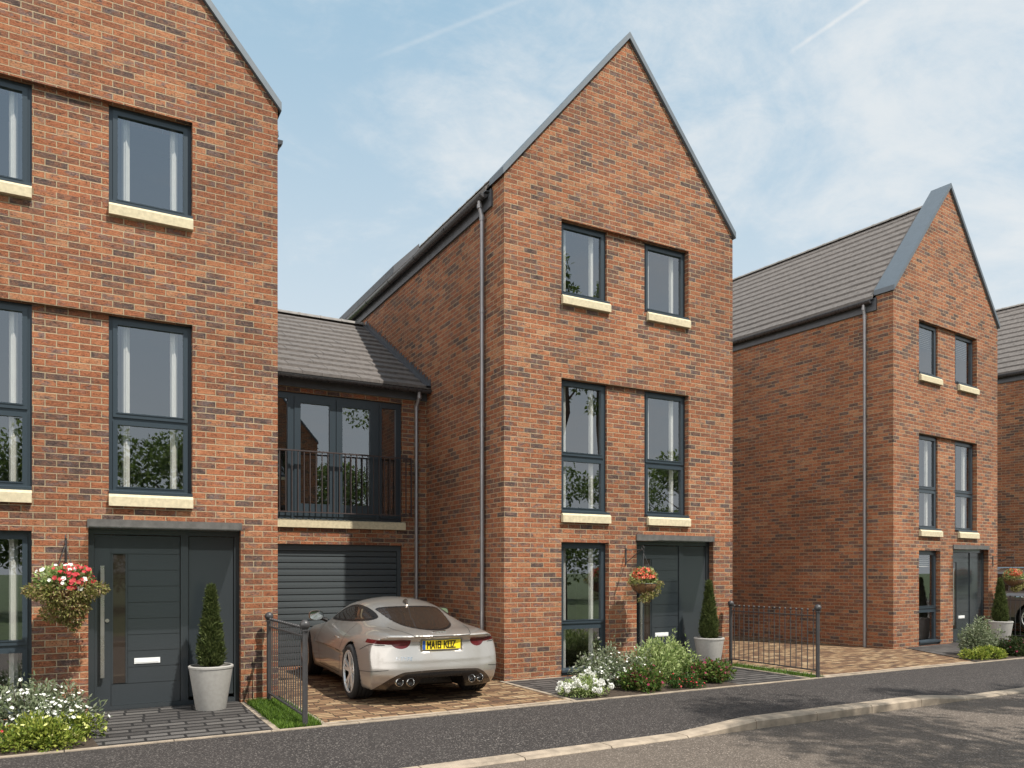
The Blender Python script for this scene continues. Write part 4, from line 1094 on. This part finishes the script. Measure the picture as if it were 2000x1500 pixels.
def make_wheel(parent, c, R, wd, rim, spokes, kind):
    s = -1 if c[0] < 0 else 1
    def tm():
        mb = MB(); h = wd/2; prof = [(R*.785, -h*.92), (R*.83, -h), (R*.90, -h*1.01), (R*.965, -h*.93), (R, -h*.80)]
        for k in (-.55, -.2, .2, .55): prof += [(R, h*k-.008), (R-.010, h*k-.005), (R-.010, h*k+.005), (R, h*k+.008)]
        prof += [(R, h*.80), (R*.965, h*.93), (R*.90, h*1.01), (R*.83, h), (R*.785, h*.92)]
        mb.lathe([(r, x) for r, x in prof], (0, 0, 0), 48, 0); return mb.me('tyre', 'tyre', True, 40)
    w = empty('wheel', c); w.parent = parent
    link('tyre', cached(('tyre', R, wd), tm), w)
    def rm():
        mb = MB(); h = wd/2*s; r0 = R*.795
        mb.lathe([(r0, h*.95), (r0*.97, h*1.0), (r0*.94, h*.97), (r0*.925, h*.80)], n=40, axis=0)
        mb.lathe([(.001, h*.86), (.05, h*.86), (.065, h*.78), (.07, h*.4)], n=20, axis=0)
        for k in range(spokes):
            a0 = 2*PI*k/spokes+.3
            for da in ((-.15, .15) if kind == 'sport' else (-.10, .10)):
                a = a0+da*.35; b = a0+da*1.35; wdt = .040 if kind == 'sport' else .028
                p = Vector((0, math.cos(a), math.sin(a)))*.045; q = Vector((0, math.cos(b), math.sin(b)))*r0*.955; d = (q-p).normalized(); n = d.cross(Vector((1, 0, 0)))*wdt*.5
                x0, x1 = h*.80, h*.93; V = [p-n*1.1, p+n*1.1, q+n*.9, q-n*.9]
                vs = [(x0, v.y, v.z) for v in V[:2]]+[(x1, v.y, v.z) for v in V[2:]]+[(x0*.6, v.y, v.z) for v in V[:2]]+[(x1*.8, v.y, v.z) for v in V[2:]]
                mb.add(vs, [(0, 1, 2, 3), (4, 7, 6, 5), (0, 4, 5, 1), (1, 5, 6, 2), (2, 6, 7, 3), (3, 7, 4, 0)])
        return mb.me('rim', rim, False)
    link('rim', cached(('rim', R, wd, s, kind), rm), w)
    link('brake_disc', cached(('disc', R, wd, s), lambda: MB().cyl((s*.01, 0, 0), (s*.03, 0, 0), R*.50, 28).cyl((s*-.02, 0, 0), (s*0, 0, 0), R*.76, 28).me('brake_disc', 'iron')), w)
    return w
def make_suv(loc, rz):
    e = empty('parked_suv', loc, rz, 'dark bronze tall car beside the farthest house, behind the basket and railing', 'car')
    Pf = curve([(0, .80), (.3, .92), (1, .96), (3.5, .96), (4.2, .90), (4.6, .72)], .1); Sx = curve([(.2, .06), (.4, .01), (.7, .0), (.95, .02), (1.06, .10), (1.3, .4)], .03)
    Lt = curve([(0, 1.03), (1, 1.05), (3.0, 1.04), (3.6, 1.0), (4.6, .84)], .1); G = curve([(-.2, .9), (.05, 1.25), (.3, 1.60), (.8, 1.66), (2.3, 1.66), (2.7, 1.55), (3.3, 1.05), (3.6, .8)], .08)
    def F(u, v, w):
        au = np.abs(u); low = smax(au-(Pf(v)-Sx(w)), (w-Lt(v)+.04*(au/.9)**2), .06); low = smax(low, .24-w, .05); low = smax(low, (.04+.16*(au/.92)**3-v), .05); low = smax(low, (v-4.62+.45*(au/.9)**2.5)*.8, .12)
        gh = smax((w-G(v)+.06*(au/.6)**2)*.8, (au-(.86-(w-.95)*.32))*.95, .07); gh = np.maximum(np.maximum(gh, .12-v), .80-w); b = smin(low, gh, .03)
        for va in (.92, 3.70): b = np.maximum(b, np.minimum(.43-np.sqrt((v-va)**2+(w-.37)**2), au-.55))
        return b
    gl = smooth_poly([(.42, 1.10), (.50, 1.50), (1.0, 1.56), (2.3, 1.55), (2.65, 1.42), (3.05, 1.10)], 1)
    def sgl(u, v, w): return np.where((np.abs(u) > .5) & (w > 1.08), np.where(np.abs(v-1.55) < .04, -.02, poly_sd(v, w, gl)), -1)
    arch = lambda u, v, w: np.where(np.abs(u) < .94, np.maximum(.432-np.sqrt((v-.92)**2+(w-.37)**2), .432-np.sqrt((v-3.7)**2+(w-.37)**2)), -1.0)
    regs = [('side_window', 'carglass', sgl), ('rear_window', 'carglass', lambda u, v, w: np.where(v < .4, np.minimum(np.minimum(.62-np.abs(u), 1.52-w), w-1.14), -1)),
            ('windscreen', 'carglass', lambda u, v, w: np.where(v > 2.4, np.minimum(np.minimum(.66-np.abs(u), 1.56-w), w-1.12), -1)),
            ('tail_light', 'lamp', lambda u, v, w: np.where(v < .5, np.minimum(np.minimum(np.abs(u)-.66, 1.04-w), w-.82), -1)), ('wheel_arch', 'dark', arch),
            ('lower_trim', 'dark', lambda u, v, w: .40-w), ('window_rail', 'chrome', lambda u, v, w: np.where((np.abs(u) > .6) & (v > .3) & (v < 3.1), .012-np.abs(w-1.068), -1))]
    for nm, mt, V, f, N in car_parts('suv', F, (-1.05, -.1, .1), (1.05, 4.8, 1.8), .034, regs): part_obj(nm, mt or 'paint2', V, f, N, e)
    for x, y in ((-.83, .92), (.83, .92), (-.83, 3.70), (.83, 3.70)): make_wheel(e, (x, y, .37), .37, .25, 'rim', 5, 'road')
    for s in (-1, 1):
        for y in (1.28, 2.35): MB().tube([(s*.955, y-.11, .93), (s*.985, y-.08, .935), (s*.985, y+.08, .935), (s*.955, y+.11, .93)], .016, 6).obj('door_handle', 'chrome', e)
        MB().tube([(s*.66, .55, 1.66), (s*.68, .7, 1.71), (s*.68, 2.2, 1.71), (s*.66, 2.4, 1.66)], .018, 6).obj('roof_rail', 'chrome', e)
        mb = MB(); mb.ball((s*1.05, 2.92, 1.13), .10, 12, 8); mb.obj('door_mirror', 'paint2', e, True)
    return e
make_coupe((3.885, 8.72, GZ), math.radians(-2.5)).scale = (.965, 1, 1)
sp = loc_of(H4, R4, -1.25, -.55, GZ); make_suv(sp, R4)

# ------------------------------------------------------------------ across the street: what the windows mirror and what shades the road
T1 = 'street trees that shade the road'; T2 = 'leafy trees across the street'
make_tree((10.3, -.60, -.06), 12.6, 1.75, 61, 'tall street tree on the near pavement whose crown dapples the road and kerb', T1, 3600, .60, .16)
make_tree((13.2, -.20, -.06), 12.4, .95, 66, 'narrow street tree between the tall one and the slim one', T1, 1500, .62, .16)
make_tree((15.2, -.40, -.06), 12.2, .85, 62, 'slim street tree on the near pavement whose crown dapples the far footway', T1, 2000, .55, .17)
make_tree((23.5, -1.9, -.06), 12.0, 2.4, 63, 'spreading street tree on the near verge, farthest along the street', T1, 6000, .45, .16)
tr = make_tree((0, -16, -.06), 8.6, 3.4, 64, 'leafy green tree across the street, mirrored in the house windows', T2, 7000, .2, .24)
for i, (x, y, s) in enumerate([(-9, -17, .95), (-4.5, -15.5, .8), (4.6, -21, 1.0), (12.5, -17, .92), (17.5, -16, .80), (22.5, -18.5, 1.05), (28, -17, .9), (34, -18, 1.1), (41, -17, .95), (49, -19, 1.15), (57, -20, 1.1)]):
    c = copy_tree(tr); c.location = (x, y, -.06); c.rotation_euler = (0, 0, i*1.3+.5); c.scale = (s*1.08, s*1.08, s)
ob = make_house((9.6, -9.5, 0), PI, 'brick house across the street, mirrored in the balcony doors', {}, None)

# ------------------------------------------------------------------ light, sky, camera
sun_to = Vector((.224, -.46, .755)).normalized()
L = bpy.data.lights.new('sun', 'SUN'); L.energy = 4.9; L.angle = math.radians(.6); L.color = (1.0, .945, .86)
lo = bpy.data.objects.new('sun', L); COL.objects.link(lo); lo.rotation_euler = (-sun_to).to_track_quat('-Z', 'Y').to_euler(); lo.location = (10, -20, 40)
W = bpy.data.worlds.new('World'); SC.world = W; W.use_nodes = True; nt = W.node_tree; bg = nt.nodes['Background']
sky = nt.nodes.new('ShaderNodeTexSky'); sky.sky_type = 'NISHITA'; sky.sun_disc = False
sky.sun_elevation = math.asin(sun_to.z); sky.sun_rotation = math.atan2(sun_to.x, sun_to.y); sky.dust_density = 1.2; sky.air_density = 1.0; sky.ozone_density = 1.0
class WQ(M):
    def __init__(s, nt): s.nt = nt
q = WQ(nt); tc = nt.nodes.new('ShaderNodeTexCoord'); gv = S(nt, tc.outputs['Generated'])
sx = nt.nodes.new('ShaderNodeSeparateXYZ'); nt.links.new(gv.k, sx.inputs[0]); X, Y, Z = [S(nt, o) for o in sx.outputs]
zz = Z.max(.02)+.16; cp = q.comb(X/zz, Y/zz, 0.0)
n1 = q.noise(q.scale(cp, (1.0, 1.25, 1)), 2.1, 9, .64, .5); n2 = q.noise(cp, .95, 4, .55); n3 = q.noise(cp, 7.0, 7, .72, .5)
cl = (n1*.75+n2*.62+n3*.26-.365+X*.26).step(.47, .80)
def streak(a, b, w, f):
    """a thin painted light trail between two sky directions, on a plane high above the street"""
    def P(px, py):
        d = Vector((.4848, .8746, 0))*1525+Vector((.8746, -.4848, 0))*(px-1000)+Vector((0, 0, 1115-py)); return Vector((d.x/d.z, d.y/d.z))
    A, B = P(*a), P(*b); T = (B-A).normalized(); ln = (B-A).length; zi = Z.max(.05); u, v = X/zi-A.x, Y/zi-A.y
    al = u*T.x+v*T.y; ac = (u*-T.y+v*T.x).op('ABSOLUTE')
    return ac.step(w, 0.0)*al.step(0.0, ln*.4)*al.step(ln*1.9, ln*.8)*f
streaks = streak((1520, 118), (1700, -5), .010, .34)+streak((690, 130), (1030, -5), .011, .18)+streak((1240, 330), (1560, 150), .05, .10)  # faint streaks of light laid into the sky colour
veil = q.mix(.60, S(nt, sky.outputs[0]), (3.35, 5.3, 6.5))
low = q.mix(Z.step(-.02, .72, .98, .0), veil, (5.65, 5.95, 6.1))
wh = q.mix(X.step(-.05, -.75), (6.0, 6.2, 6.3), (23.0, 22.0, 21.0))  # cloud white; unseen western sky added much brighter to fill the shaded side walls
col = q.mix((cl*.80+streaks).min(.95).max(X.step(-.15, -.8, 0, .8)), low, wh)
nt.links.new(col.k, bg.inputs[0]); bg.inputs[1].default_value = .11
cam = bpy.data.cameras.new('camera'); co = bpy.data.objects.new('camera', cam); COL.objects.link(co)
co.location = (0, 0, 1.6); co.rotation_euler = (PI/2, 0, math.radians(-29.0)); cam.sensor_width = 36; cam.lens = 1525/2000*36; cam.shift_y = (1115-750)/2000; cam.clip_end = 2000; cam.clip_start = .05
SC.camera = co
SC.view_settings.view_transform = 'Standard'; SC.view_settings.look = 'None'; SC.view_settings.exposure = .33; SC.view_settings.gamma = 1
SC.render.engine = 'CYCLES'; SC.cycles.max_bounces = 8; SC.cycles.transparent_max_bounces = 12
